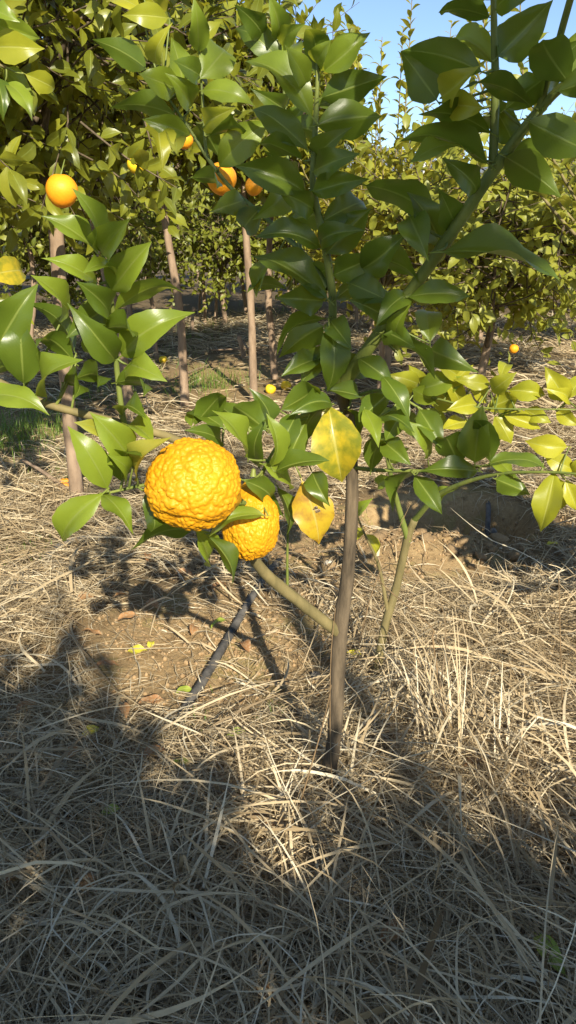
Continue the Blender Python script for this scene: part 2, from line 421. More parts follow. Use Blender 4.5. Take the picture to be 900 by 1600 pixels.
def build_hills():
    a = np.linspace(-.9, .9, 80); V = []; 
    for lay, (rad, hh) in enumerate(((900, 0), (1000, 1.0), (1150, 1.1), (1400, 0))):
        for t in a:
            x = math.sin(t) * rad; y = math.cos(t) * rad
            h = -2 if hh == 0 else hh * (95 + 150 * float(fbm(np.array([t * 4.0 + 2]), np.array([lay * .3]), 4)[0]))
            V.append((x, y, h))
    n = len(a); Q = [(l * n + i, l * n + i + 1, (l + 1) * n + i + 1, (l + 1) * n + i) for l in range(3) for i in range(n - 1)]
    return tag(link('hills', np_mesh('hills', V, Q, M['hill'])), kind='structure')
build_hills()

# ------------------------------------------------------------------ straw
def blades(n, ymin, ymax, spread, wid, length, segs, seed, thick, keep=None, upright=.0, sector=None):
    g = np.random.default_rng(seed)
    # roots come in tufts that share a lean
    nt = max(1, n // 14)
    ty = ymin + (ymax - ymin) * g.random(nt) ** .85; tx = (g.random(nt) * 2 - 1) * (spread[0] + spread[1] * ty)
    ta = g.random(nt) * 2 * math.pi
    ta = ta * .7 + .4 * (2 * math.pi * (fbm(tx * .8, ty * .8 + 9, 3) * 2.2 + .5)) 
    k = g.integers(0, nt, n)
    x = tx[k] + g.normal(0, .045, n); y = ty[k] + g.normal(0, .045, n)
    ang = ta[k] + g.normal(0, .85, n)
    c = cover(x, y)
    Ls = np.clip(length * g.lognormal(0, .40, n), .05, .6)
    for f in (.5, 1.0): c = np.minimum(c, cover(x + np.cos(ang) * Ls * f, y + np.sin(ang) * Ls * f) + .08)
    s = g.random(n) < np.clip(c ** 1.7 * 1.2, .17, 1)
    x, y, ang, c, Ls = x[s], y[s], ang[s], c[s], Ls[s]; n = len(x); Ls = Ls * (.5 + .5 * c)
    w = wid * g.lognormal(-.12, .42, n)
    e0 = np.abs(g.normal(.12, .28, n)) + upright * g.random(n); e1 = g.normal(.25, .35, n)
    lay = thick * g.random(n) ** 1.2 * (.25 + c)
    bend = g.normal(0, .8, n); kink = (g.random(n) < .25) * g.normal(0, .8, n); kp = g.uniform(.3, .8, n)
    ds = Ls / segs
    px, py = x.copy(), y.copy(); hz = lay.copy(); pts = []; a = ang.copy()
    for i in range(segs + 1):
        t = i / segs
        pts.append((px.copy(), py.copy(), np.maximum(hz, .002) , a.copy(), t))
        e = e0 * (1 - t) - e1 * t
        px = px + np.cos(a) * np.cos(e) * ds; py = py + np.sin(a) * np.cos(e) * ds
        hz = np.maximum(hz + np.sin(e) * ds, lay * .4)
        a = ang + bend * t + kink * (t > kp)
    roll = g.normal(0, .7, n)
    V = np.zeros((n, segs + 1, 2, 3), np.float32)
    for i, (ax, ay, az, aa, t) in enumerate(pts):
        wz = w * (.75 + .25 * math.sin(math.pi * min(1, t * 1.2))) * (1 - .85 * max(0, (t - .55) / .45))
        z = ground_h(ax, ay) + az
        ex, ey, ez = -np.sin(aa) * np.cos(roll), np.cos(aa) * np.cos(roll), np.sin(roll)
        for sd, sg in enumerate((-.5, .5)):
            V[:, i, sd, 0] = ax + sg * wz * ex; V[:, i, sd, 1] = ay + sg * wz * ey; V[:, i, sd, 2] = z + sg * wz * ez
    idx = np.arange(n * (segs + 1) * 2).reshape(n, segs + 1, 2)
    Q = np.stack([idx[:, :-1, 0], idx[:, 1:, 0], idx[:, 1:, 1], idx[:, :-1, 1]], -1).reshape(-1, 4)
    col_r = np.clip(g.normal(.52, .27, n), 0, 1)
    return V.reshape(-1, 3), Q, np.repeat(col_r, (segs + 1) * 2)
def straw_object(name, label, sets):
    vs_, qs, rs = [], [], []; off = 0
    for a in sets:
        v, q, r = blades(*a[0], **a[1]); vs_.append(v); qs.append(q + off); rs.append(r); off += len(v)
    me = np_mesh(name, np.vstack(vs_), np.vstack(qs), M['straw'], attrs={'rnd': np.concatenate(rs)})
    return tag(link(name, me), label, 'straw', kind='stuff')
straw_object('straw_mulch', 'flattened dry straw covering the orchard floor', [
    ((40000, .45, 2.4, (.35, .50), .0021, .14, 6, 11, .055), dict()),
    ((9000, .45, 2.4, (.35, .50), .0032, .20, 6, 16, .06), dict(upright=.2)),
    ((2600, .45, 2.4, (.35, .50), .0046, .26, 7, 12, .085), dict(upright=.5)),
    ((38000, 2.2, 5.2, (.35, .50), .0036, .16, 4, 13, .04), dict()),
    ((26000, 5.0, 13., (.5, .50), .0085, .26, 3, 14, .045), dict()),
    ((3000, -1.5, .5, (.8, .3), .004, .22, 4, 15, .05), dict()),
])

# ------------------------------------------------------------------ leaf-bearing tree of the orchard (background)
def orchard_tree(label, base, lean, trunk_h, r0, crown, nlimb, ntwig, per, leafL, mat, seed, nparts=0, barkm='bark_pale', group=None, low=False, name='citrus_tree', up=.25, cut=None, trunk_pts=None):
    g = np.random.default_rng(seed)
    bx, by = base; bz = gh(bx, by)
    root = empty(name, (bx, by, bz)); tag(root, label, 'tree', group)
    cx, cy, cz, rx, rz = crown          # centre offset from the base, radii
    C = np.array([bx + cx, by + cy, bz + cz])
    top = np.array([bx + lean[0], by + lean[1], bz + trunk_h])
    T = Tubes()
    mid = np.array([bx + lean[0] * .45 + g.normal(0, .025), by + lean[1] * .45, bz + trunk_h * .5])
    if trunk_pts is None:
        tp = [(bx, by, bz - .08, r0 * 1.15), (*(mid * .45 + np.array([bx, by, bz]) * .55), r0 * 1.02), (*mid, r0 * .95), (*top, r0 * .82)]
    else:
        tp = trunk_pts; top = np.array(tp[-1][:3])
    T.add(tp + [tuple((top * .5 + C * .5)) + (r0 * .6,), tuple(C + np.array([0, 0, rz * .35])) + (r0 * .25,)], sides=10, knob=.12, seed=seed)
    link('trunk', T.mesh('trunk', M[barkm]), root)
    limbs = []
    for i in range(nlimb):
        a = 2 * math.pi * (i + g.random() * .7) / nlimb; el = g.uniform(-.15, 1.0)
        d = np.array([math.cos(a) * math.cos(el) * rx, math.sin(a) * math.cos(el) * rx, math.sin(el) * rz]) * g.uniform(.55, .85)
        e = C + d; s = top * (1 - (f := g.uniform(0, .6))) + C * f
        m = s * .5 + e * .5 + np.array([0, 0, g.uniform(-.02, .12) * rz]) + g.normal(0, .05 * rx, 3)
        limbs.append([(*s, r0 * .5), (*m, r0 * .33), (*e, r0 * .16)])
    B, U_, Nn = [], [], []
    limb_t = [Tubes() for _ in limbs]
    for i, lp in enumerate(limbs): limb_t[i].add(lp, sides=6 if not low else 5, knob=.1, seed=i)
    for t in range(ntwig):
        li = int(g.integers(0, nlimb)); lp = np.array(limbs[li]); c = spline(lp, 9)
        s = c[int(g.integers(3, 9)), :3]
        d = g.normal(0, 1, 3); d /= np.linalg.norm(d); 
        lump = .72 + .5 * float(vnoise(np.array([d[0] * 2 + 7 + seed]), np.array([d[1] * 2 + d[2] * 1.7]))[0])
        e = C + d * np.array([rx, rx, rz]) * g.uniform(.55, 1.02) * lump
        v = e - s; ln = np.linalg.norm(v)
        if ln > .75 * rx + .15: s = e - v / ln * (.75 * rx + .15) * g.uniform(.5, 1); v = e - s; ln = np.linalg.norm(v)
        v = v / (ln + 1e-6); e = e + np.array([0, 0, up * ln * g.random()])
        m = s * .5 + e * .5 + g.normal(0, .08 * ln, 3)
        tw = limb_t[li].add([(*s, r0 * .10 + .0015), (*m, .0022 + r0 * .04), (*e, .0012)], n=6, sides=4 if low else 5)
        np_ = int(per * g.uniform(.7, 1.3))
        dirs = np.gradient(tw[:, :3], axis=0); dirs /= np.linalg.norm(dirs, axis=1)[:, None] + 1e-9
        q = (.22 + .78 * (np.arange(np_) + g.random(np_)) / np_) * 5; i0 = np.minimum(4, q.astype(int)); fr = (q - i0)[:, None]
        p = tw[i0, :3] * (1 - fr) + tw[i0 + 1, :3] * fr; ax = dirs[i0]
        r_ = g.normal(0, 1, (np_, 3)); r_ -= ax * np.sum(r_ * ax, 1)[:, None]; r_ /= np.linalg.norm(r_, axis=1)[:, None] + 1e-6
        u = r_ * .9 + ax * g.uniform(.15, .9, (np_, 1)); u[:, 2] += g.normal(-.12, .3, np_); u /= np.linalg.norm(u, axis=1)[:, None]
        nn = g.normal(0, .5, (np_, 3)) + ax * .3 + (p - C) * .5 + np.array(SUN_DIR) * .45; nn[:, 2] += .55
        B.append(p); U_.append(u); Nn.append(nn)
    for tb in limb_t: link('branch', tb.mesh('branch', M['bark'] if not low else M['bark_green']), root)
    B, U_, Nn = np.vstack(B), np.vstack(U_), np.vstack(Nn); Ls = leafL * g.uniform(.65, 1.25, len(B))
    if cut is not None:
        k = cut(B); B, U_, Nn, Ls = B[k], U_[k], Nn[k], Ls[k]
    dist = np.linalg.norm(B - np.array([0, 0, CAM_H]), axis=1)
    order = np.argsort(dist - 0.0)
    rel = B - np.array([0, 0, CAM_H]); zc = rel[:, 1] * CP - rel[:, 2] * SP; yc = rel[:, 1] * SP + rel[:, 2] * CP
    inview = (zc > .1) & (np.abs(rel[:, 0]) < .42 * zc) & (np.abs(yc) < .72 * zc)
    score = np.where(inview, Ls / np.maximum(dist, .1), -1 / np.maximum(dist, .1))
    parts = np.argsort(-score)[:nparts]; parts = [i for i in parts if inview[i]]
    mask = np.ones(len(B), bool); mask[parts] = False
    rl = Vector(root.location)
    for i in parts:
        o = bpy.data.objects.new('leaf', mid_mesh(int(g.integers(0, 10)), mat)); col.objects.link(o); o.parent = root
        mtx = leaf_frame(Vector(U_[i]), Vector(Nn[i]), float(Ls[i])); mtx.translation = Vector(B[i]) - rl; o.matrix_basis = mtx
    if mask.any():
        joined_leaves('crown' if not nparts else 'foliage', (B[mask], U_[mask], Nn[mask], Ls[mask]), FARL if low else LOW, mat, root, seed)
    return root

def gx(px, Y):      # world x of a photo column at distance Y on the ground
    return (px - 450) / FPX * (Y * CP + CAM_H * SP)

# first tree on the left, trunk in view
b1 = G(122, 785)
tp1 = [(*(G(122, 785) - Vector((0, 0, .1))), .036)] + [(*P(x, y, b1.y + dy), r) for x, y, dy, r in ((112, 690, 0, .033), (100, 550, .02, .032), (92, 430, .05, .032), (84, 340, .08, .032))]
orchard_tree('orange tree on a straight brown trunk with an orange at its foot', (b1.x, b1.y), (-.1, .1), 1.3, .034, (-.10, .05, 1.92, 1.05, .80), 9, 260, 14, .105, 'leaf_mid', 21, 300, trunk_pts=tp1)
# tree off the left edge whose twigs reach in
orchard_tree('dense citrus tree whose lower twigs reach in beside the brown trunk', (-1.75, 2.85), (-.02, .0), 1.0, .034, (.15, -.05, 1.50, .78, .85), 8, 170, 13, .105, 'leaf_mid', 22, 300)
b2 = G(205, 645)
orchard_tree('thin-trunked tree half hidden by the leafy green shoot', (b2.x, b2.y), (-.17, .0), 1.45, .036, (-.15, .0, 2.15, 1.1, .95), 8, 230, 14, .11, 'leaf_mid', 23, 300)
b3 = G(290, 642)
orchard_tree('thin-trunked tree whose pale trunk bends slightly over the straw', (b3.x, b3.y), (-.11, .1), 1.5, .031, (-.05, .1, 2.25, 1.0, 1.0), 8, 230, 14, .11, 'leaf_mid', 24, 300)
b4 = G(397, 627)
orchard_tree('slender upright tree standing by the fallen yellow fruit', (b4.x, b4.y), (-.05, .0), 1.5, .031, (0, .0, 2.10, .95, .85), 7, 210, 13, .11, 'leaf_mid', 25, 300)
b5 = G(430, 592)
orchard_tree('slender tree with a dark leaning trunk behind the yellow fruit', (b5.x, b5.y), (-.02, .0), 1.55, .032, (.15, .0, 2.05, 1.0, .85), 6, 170, 13, .11, 'leaf_far', 26, 260)
# right hand bushes
orchard_tree('bushy citrus tree with leaves down to the shaded bare path', (gx(735, 4.6), 4.6), (.05, 0), .55, .030, (.12, .05, 1.12, 1.0, .80), 9, 330, 13, .085, 'leaf_pale', 31, 300, barkm='bark_pale')  # paler leaf tone puts sunlight into the colour of this crown
orchard_tree('sunlit yellowish citrus tree behind the bushy one', (gx(600, 6.3), 6.3), (0, 0), .7, .030, (.05, 0, 1.25, 1.05, .85), 8, 260, 12, .085, 'leaf_farlime', 32, 260)
orchard_tree('sunlit yellowish citrus tree beyond the shaded bare path', (gx(900, 6.4), 6.4), (0, 0), .65, .030, (.0, 0, 1.25, 1.2, .85), 8, 300, 12, .085, 'leaf_farlime', 33, 260)
# tall whippy shoots against the sky
def shoot_tree(label, base, shoots, leafL, mat, seed, step=.055, nparts=300):
    g = np.random.default_rng(seed); bx, by = base; bz = gh(bx, by)
    root = empty('citrus_tree', (bx, by, bz)); tag(root, label, 'tree')
    T = Tubes(); T.add([(bx, by, bz - .08, .024), (bx + .01, by, bz + .5, .02), (bx, by, bz + 1.0, .012)], sides=10, knob=.1); link('trunk', T.mesh('trunk', M['bark_pale']), root)
    items = []
    for (ex, ey, ez, sx, sz) in shoots:
        tb = Tubes(); c = tb.add([(bx, by, bz + .9, .008), (bx + sx, by + ey * .6, bz + sz, .006), (bx + ex * .9, by + ey, bz + (sz + ez) / 2, .004), (bx + ex, by + ey, bz + ez, .002)], n=30, sides=6)
        link('branch', tb.mesh('branch', M['bark_green']), root)
        s = 0; seg = np.linalg.norm(np.diff(c[:, :3], axis=0), axis=1); tot = seg.sum(); cum = np.concatenate([[0], np.cumsum(seg)]); k = 0
        s = tot * .12
        while s < tot:
            p = np.array([np.interp(s, cum, c[:, j]) for j in range(3)]); a = k * 2.4 + g.random() * .6
            u = Vector((math.cos(a), math.sin(a), g.uniform(.3, .9))); n = Vector((-math.cos(a) * .4, -math.sin(a) * .4, 1)) + Vector(g.normal(0, .3, 3))
            items.append((p, u.normalized(), n, leafL * g.uniform(.6, 1.15) * (1 - .35 * s / tot))); s += step * g.uniform(.5, 1.2); k += 1
    rl = Vector(root.location)
    for p, u, n, L_ in items[:nparts]:
        o = bpy.data.objects.new('leaf', mid_mesh(int(g.integers(0, 10)), mat)); col.objects.link(o); o.parent = root
        mtx = leaf_frame(u, n, L_); mtx.translation = Vector(p) - rl; o.matrix_basis = mtx
    rest = items[nparts:]
    if rest: joined_leaves('foliage', (np.array([i[0] for i in rest]), np.array([i[1] for i in rest]), np.array([i[2] for i in rest]), np.array([i[3] for i in rest])), LOW, mat, root, seed)
g = np.random.default_rng(5)
shoot_tree('tall tree of thin upright yellow-leaved shoots against the sky', (gx(590, 5.2), 5.2),
    [(-.55 + .075 * k + g.normal(0, .05), g.normal(0, .15), 2.65 - .9 * abs(k - 7.5) ** 1.3 / 16 + g.normal(0, .2), (-.35 + .05 * k + g.normal(0, .06)), 1.35) for k in range(16)], .115, 'leaf_farlime', 41, .030)
shoot_tree('open tree of light green upright shoots beyond the thick slanting branch', (1.62, 3.3),
    [(-1.0 + .13 * k + g.normal(0, .03), g.normal(0, .1), 2.15 + g.normal(0, .13), (-.55 + .07 * k), 1.35) for k in range(11)], .10, 'leaf_pale', 42, .026)
# low bushy tree added off the edge to put shade over the dug hole
orchard_tree('low bushy tree added out of view to shade the dug hole', (1.32, 1.62), (0, 0), .45, .03, (.02, .05, .95, .52, .50), 7, 120, 12, .09, 'leaf_mid', 35, 0)
# rows farther back
far_spots = [(-5.4, 10.8, 2), (-4.2, 11.2, 2), (-3.1, 10.9, 2), (-2.0, 11.4, 2), (-.95, 11.6, 2), (.1, 11.8, 2), (1.15, 11.9, 2), (-4.6, 8.6, 0), (-3.3, 9.6, 0), (-1.9, 9.0, 0), (-.7, 13.0, 0), (1.0, 9.4, 1), (2.4, 9.4, 1), (4.0, 9.0, 1), (-5.5, 13, 0), (-3.4, 14, 0), (-1.2, 14.5, 0), (1.2, 14, 1), (3.4, 13.5, 1), (5.6, 13.5, 1), (-7, 18, 0), (-3.5, 19, 0), (0, 19, 0), (3.5, 19, 1), (7.2, 18.5, 1), (-9, 26, 0), (-3, 26, 0), (3, 27, 1), (9, 26, 1)]
for i, (x, y, kd) in enumerate(far_spots):
    near = y < 12
    cz, rz, rx = (1.35, 1.2, 1.1) if kd == 2 else ((1.75, 1.35, 1.25) if kd == 0 else (1.2, .95, 1.3)) if y < 16 else ((2.0, 1.9, 2.2) if kd == 0 else (1.3, 1.25, 2.0))
    orchard_tree(('low leafy tree in the hedge-like row behind the thin trunks' if kd == 2 else 'leafy green orchard tree of the far left rows' if kd == 0 else 'sunlit yellow-green orchard tree of the far right rows'), (x, y), (g.normal(0, .08), 0), 1.0 if kd == 0 else .6, .035, (0, 0, cz, rx, rz), 7, 230, 13, .10 if near else (.13 if y < 16 else .2), 'leaf_far' if kd != 1 else 'leaf_farlime', 60 + i, 0, group='hedge row trees' if kd == 2 else 'far trees of the left rows' if kd == 0 else 'far trees of the right rows', low=not near, name='orchard_tree')
# thin young trunks and cut stakes among the far rows
stk = Tubes
for i, (px, y0, y1) in enumerate(((321, 402, 505), (311, 455, 495), (336, 460, 505), (362, 420, 470), (352, 440, 500), (300, 480, 520), (482, 455, 512), (556, 470, 512), (246, 500, 560), (383, 525, 560))):
    b = G(px, y1); T = Tubes(); b.z = gh(b.x, b.y)
    tz = P(px + (-4, 3, 2, -3, -14, 2, 1, 3, -3, -10)[i], y0, b.y)
    T.add([(b.x, b.y, b.z - .08, .030), (*(b.lerp(tz, .5) + Vector((rnd.uniform(-.02, .02), 0, 0))), .027), (*tz, .022)], sides=7, knob=.15, seed=i)
    tag(link('cut_sapling_trunk', T.mesh('cut_sapling_trunk', M['bark_pale'])), 'bare pale stake-like sapling trunk cut short among the far trees', 'trunk', 'bare cut trunks among the far trees')
# unseen trees behind the camera, placed and thinned to cast the foreground shade
KEEP_LIT = [(P(302, 756, .98), .11), (P(392, 818, 1.09), .08), (P(180, 500, 1.0), .12), (P(160, 760, .97), .10), (P(60, 540, .97), .10), (P(180, 620, 1.0), .10), (Vector((-.22, 2.15, 0)), .26), (Vector((.0, 2.45, 0)), .2), (Vector((-.3, 1.85, 0)), .2), (Vector((-.42, 2.15, 0)), .2), (Vector((-.40, 2.45, 0)), .2), (Vector((-.15, 1.70, 0)), .16), (Vector((.32, 1.75, 0)), .16)]
def open_to_sun(B):  # leaf gaps shaped so that sun reaches the chosen spots
    k = np.linalg.norm(B - np.array([0, 0, CAM_H]), axis=1) > .42
    sd = np.array(SUN_DIR)
    for c, r in KEEP_LIT:
        v = B - np.array(c); d = np.linalg.norm(v - (v @ sd)[:, None] * sd, axis=1); k &= d > r
    return k
orchard_tree('full tree placed unseen behind the photographer to shade the foreground straw', (.12, -2.15), (0, 0), .75, .04, (0, .0, 1.70, .92, 1.0), 9, 250, 13, .11, 'leaf', 91, 0, barkm='bark', cut=open_to_sun)  # stands in for the photographer's own shadow as well
KEEP_LIT += [(P(790, 640, 1.6), .17), (P(870, 730, 1.56), .13), (P(690, 610, 1.6), .12), (P(316, 110, 1.45), .13), (P(330, 220, 1.45), .12), (P(430, 60, 1.4), .09), (P(525, 700, 1.2), .10), (P(430, 710, 1.1), .10), (P(570, 80, 1.25), .06), (P(735, 140, 1.18), .06), (P(700, 470, 1.2), .06), (P(270, 150, 1.45), .10)]
orchard_tree('tall tree on a long trunk added out of view to shade the upper citron leaves', (1.32, -2.6), (.0, 0), 3.4, .04, (-.18, .0, 3.92, .85, .55), 7, 48, 9, .11, 'leaf', 93, 0, barkm='bark', cut=open_to_sun)  # added only for its shade on the upper leaves
orchard_tree('smaller full orchard tree shading the straw at the side', (.95, -1.75), (0, 0), .6, .04, (0, .0, 1.25, .95, .72), 8, 230, 12, .11, 'leaf', 92, 0, barkm='bark', cut=open_to_sun)

# ------------------------------------------------------------------ the young citron tree in front
tb0 = G(498, 1252)
tree = empty('citron_tree', (tb0.x, tb0.y, gh(tb0.x, tb0.y)))
tag(tree, 'young citron tree with large glossy leaves and two bumpy yellow fruits', 'tree')
TY = tb0.y
def path(rows): return [(*P(x, y, Y), r) for x, y, Y, r in rows]
SKO = {}
SK = {}   # skeleton polylines to hang leaves on
def limb(name, rows, mat, sides=9, knob=.1, n=None, parent=None, owner=None, key=None):
    T = Tubes(); c = T.add(path(rows), n=n, sides=sides, knob=knob, seed=len(SK))
    SKO[key or name] = link(name, T.mesh(name, M[mat]), owner or tree); SK[key or name] = c
    return c
limb('trunk', [(488, 1290, TY - .01, .022), (502, 1240, TY, .0195), (520, 1170, TY, .0165), (527, 1080, TY, .0160), (531, 985, TY - .005, .0165), (543, 900, TY - .01, .0135), (550, 780, TY - .015, .0125), (546, 670, TY - .02, .012), (532, 605, TY - .03, .012)], 'bark', 12, .10, 46, key='trunk')
limb('branch', [(532, 606, TY - .03, .0125), (570, 552, 1.30, .0115), (610, 497, 1.27, .0105), (680, 402, 1.22, .0095), (770, 268, 1.16, .0085), (842, 172, 1.11, .0065), (905, 110, 1.06, .005), (990, 20, 1.0, .003)], 'stem_green', 10, .07, 40, key='right')
limb('branch', [(770, 268, 1.16, .007), (772, 205, 1.155, .0062), (774, 130, 1.15, .0055), (772, 40, 1.14, .0045), (770, -60, 1.13, .003)], 'stem_green', 8, .06, 24, key='rightup')
limb('branch', [(532, 612, TY - .03, .008), (518, 560, 1.31, .0078), (520, 480, 1.30, .0072), (513, 415, 1.29, .0066), (498, 340, 1.28, .006), (489, 290, 1.27, .0055), (492, 210, 1.26, .0045), (496, 120, 1.25, .003), (494, 70, 1.25, .0015)], 'stem_green', 9, .08, 40, key='centre')
limb('branch', [(513, 450, 1.30, .0058), (480, 403, 1.34, .005), (420, 345, 1.40, .0045), (362, 295, 1.44, .004), (325, 248, 1.45, .0036), (298, 205, 1.46, .003), (255, 142, 1.47, .0018)], 'stem_green', 8, .07, 28, key='backleft')
limb('branch', [(322, 243, 1.45, .003), (318, 190, 1.45, .0026), (314, 120, 1.45, .002), (311, 75, 1.45, .0012)], 'stem_green', 7, .05, 16, key='backleft_shoot')
limb('branch', [(470, 395, 1.35, .0036), (452, 280, 1.38, .003), (446, 180, 1.40, .0024), (438, 60, 1.40, .0012)], 'stem_green', 7, .05, 18, key='back_shoot')
limb('branch', [(531, 990, TY - .004, .012), (470, 942, 1.30, .0115), (412, 893, 1.24, .0105), (375, 835, 1.17, .0085), (345, 760, 1.11, .0075), (290, 695, 1.06, .0065), (190, 662, 1.02, .0058), (75, 632, .99, .0055), (0, 598, .97, .005), (-70, 565, .95, .0045), (-150, 510, .93, .003)], 'bark_green', 10, .08, 46, key='left')
limb('branch', [(195, 664, 1.02, .0045), (190, 640, 1.015, .0042), (182, 570, 1.01, .0038), (177, 490, 1.0, .0033), (166, 430, .99, .0026), (160, 385, .985, .0015)], 'stem_green', 8, .05, 22, key='left_shoot')
limb('branch', [(345, 760, 1.11, .0045), (250, 755, 1.03, .003), (160, 772, .98, .0018)], 'stem_green', 7, .05, 14, key='left_twig')
limb('branch', [(380, 840, 1.17, .005), (398, 770, 1.13, .0045), (415, 728, 1.12, .003), (430, 700, 1.12, .002)], 'stem_green', 7, .05, 14, key='fruit_twig')
limb('branch', [(546, 730, TY - .02, .0045), (600, 735, 1.32, .0038), (690, 735, 1.27, .003), (765, 727, 1.24, .0022)], 'stem_green', 7, .05, 16, key='low_right')
limb('branch', [(540, 650, TY - .02, .005), (500, 640, 1.27, .004), (430, 665, 1.20, .003), (350, 668, 1.14, .002)], 'stem_green', 7, .05, 14, key='low_left')
limb('branch', [(538, 625, TY - .025, .004), (600, 610, 1.30, .003), (660, 640, 1.26, .002)], 'stem_green', 7, .05, 12, key='right_twig')
limb('branch', [(449, 920, 1.30, .0028), (449, 860, 1.28, .0024), (452, 790, 1.24, .0016)], 'stem_green', 7, .05, 12, key='sucker')
# shoots added above the frame, arching towards the camera to shade the upper leaves
limb('branch', [(842, 172, 1.11, .005), (880, 40, 1.05, .0045), (930, -150, .95, .004), (960, -380, .80, .002)], 'stem_green', 7, .05, 18, key='over1')
limb('branch', [(930, -150, .95, .004), (880, -330, .82, .0035), (760, -480, .70, .003), (600, -560, .62, .0015)], 'stem_green', 7, .05, 18, key='over3')
limb('branch', [(770, -60, 1.13, .003), (790, -200, 1.05, .003), (830, -420, .92, .0015)], 'stem_green', 7, .05, 16, key='over2')

CAMV = Vector((0, 0, CAM_H))
def near_point(p, keys):
    best = None
    for k in keys:
        c = SK[k][:, :3]; d = np.linalg.norm(c - np.array(p), axis=1); i = int(d.argmin())
        if best is None or d[i] < best[0]: best = (d[i], c[i])
    return best
def hero_leaf(owner, keys, Y, b, t, w, view, mat='leaf', dY=None, k=None, Lmin=.085, label=None):
    """one leaf: base and tip as measured, apparent width w, view 't' upper face / 'u' underside towards the viewer"""
    Bp = P(b[0], b[1], Y)
    if keys:
        dmin, q = near_point(Bp, keys)
        # settle the base depth on its stem
        Bp = P(b[0], b[1], Y * .5 + float(q[1]) * .5)
    Tp = P(t[0], t[1], Bp.y if dY is None else Bp.y + dY)
    L_ = (Tp - Bp).length
    if dY is None:
        want = Lmin + rnd.random() * .02
        dd = math.sqrt(max(0, want ** 2 - L_ ** 2)) * .9 if L_ < want else .18 * L_
        sgn = -1 if rnd.random() < (.75 if view == 't' else .55) else 1
        Tp = P(t[0], t[1], Bp.y + sgn * min(dd, .07)); L_ = (Tp - Bp).length
    u = (Tp - Bp).normalized(); v = (CAMV - (Bp + Tp) * .5).normalized()
    n0 = (v - u * v.dot(u)).normalized(); e1 = u.cross(n0)
    dist = (CAMV - Bp).length; ww = w / FPX * dist * 1.1
    full = max(.44 * L_, ww * 1.02); full = min(full, .60 * L_ if b not in ((513, 634), (472, 752)) else .66 * L_)
    ph = math.acos(max(.15, min(1, ww / full)))
    if view == 't':
        s = 1 if e1.z > 0 else -1; n = n0 * math.cos(ph) + e1 * s * math.sin(ph)
    else:
        s = -1 if e1.z > 0 else 1; n = -(n0 * math.cos(ph) + e1 * s * math.sin(ph))
    wr = full / L_
    me = hero_mesh(rnd.randrange(14) if k is None else k, mat, wr)
    br = SKO[min(keys, key=lambda k_: near_point(Bp, [k_])[0])]
    o = bpy.data.objects.new('leaf', me); col.objects.link(o); o.parent = br
    mtx = leaf_frame(u, n, L_); mtx.translation = Bp; o.matrix_basis = mtx
    if label: o['label'] = label
    if keys:
        dmin, q = near_point(Bp, keys)
        if dmin > .012:
            q = Vector(q); m = q.lerp(Bp, .5) + Vector((0, 0, -.08 * dmin)); e = Bp - u * (L_ * .05)
            tb = Tubes(); tb.add([(*q, .0022), (*m, .0018), (*e, .0013)], n=5, sides=5); link('twig', tb.mesh('twig', M['stem_green']), br, loc=(0, 0, 0))
    return o

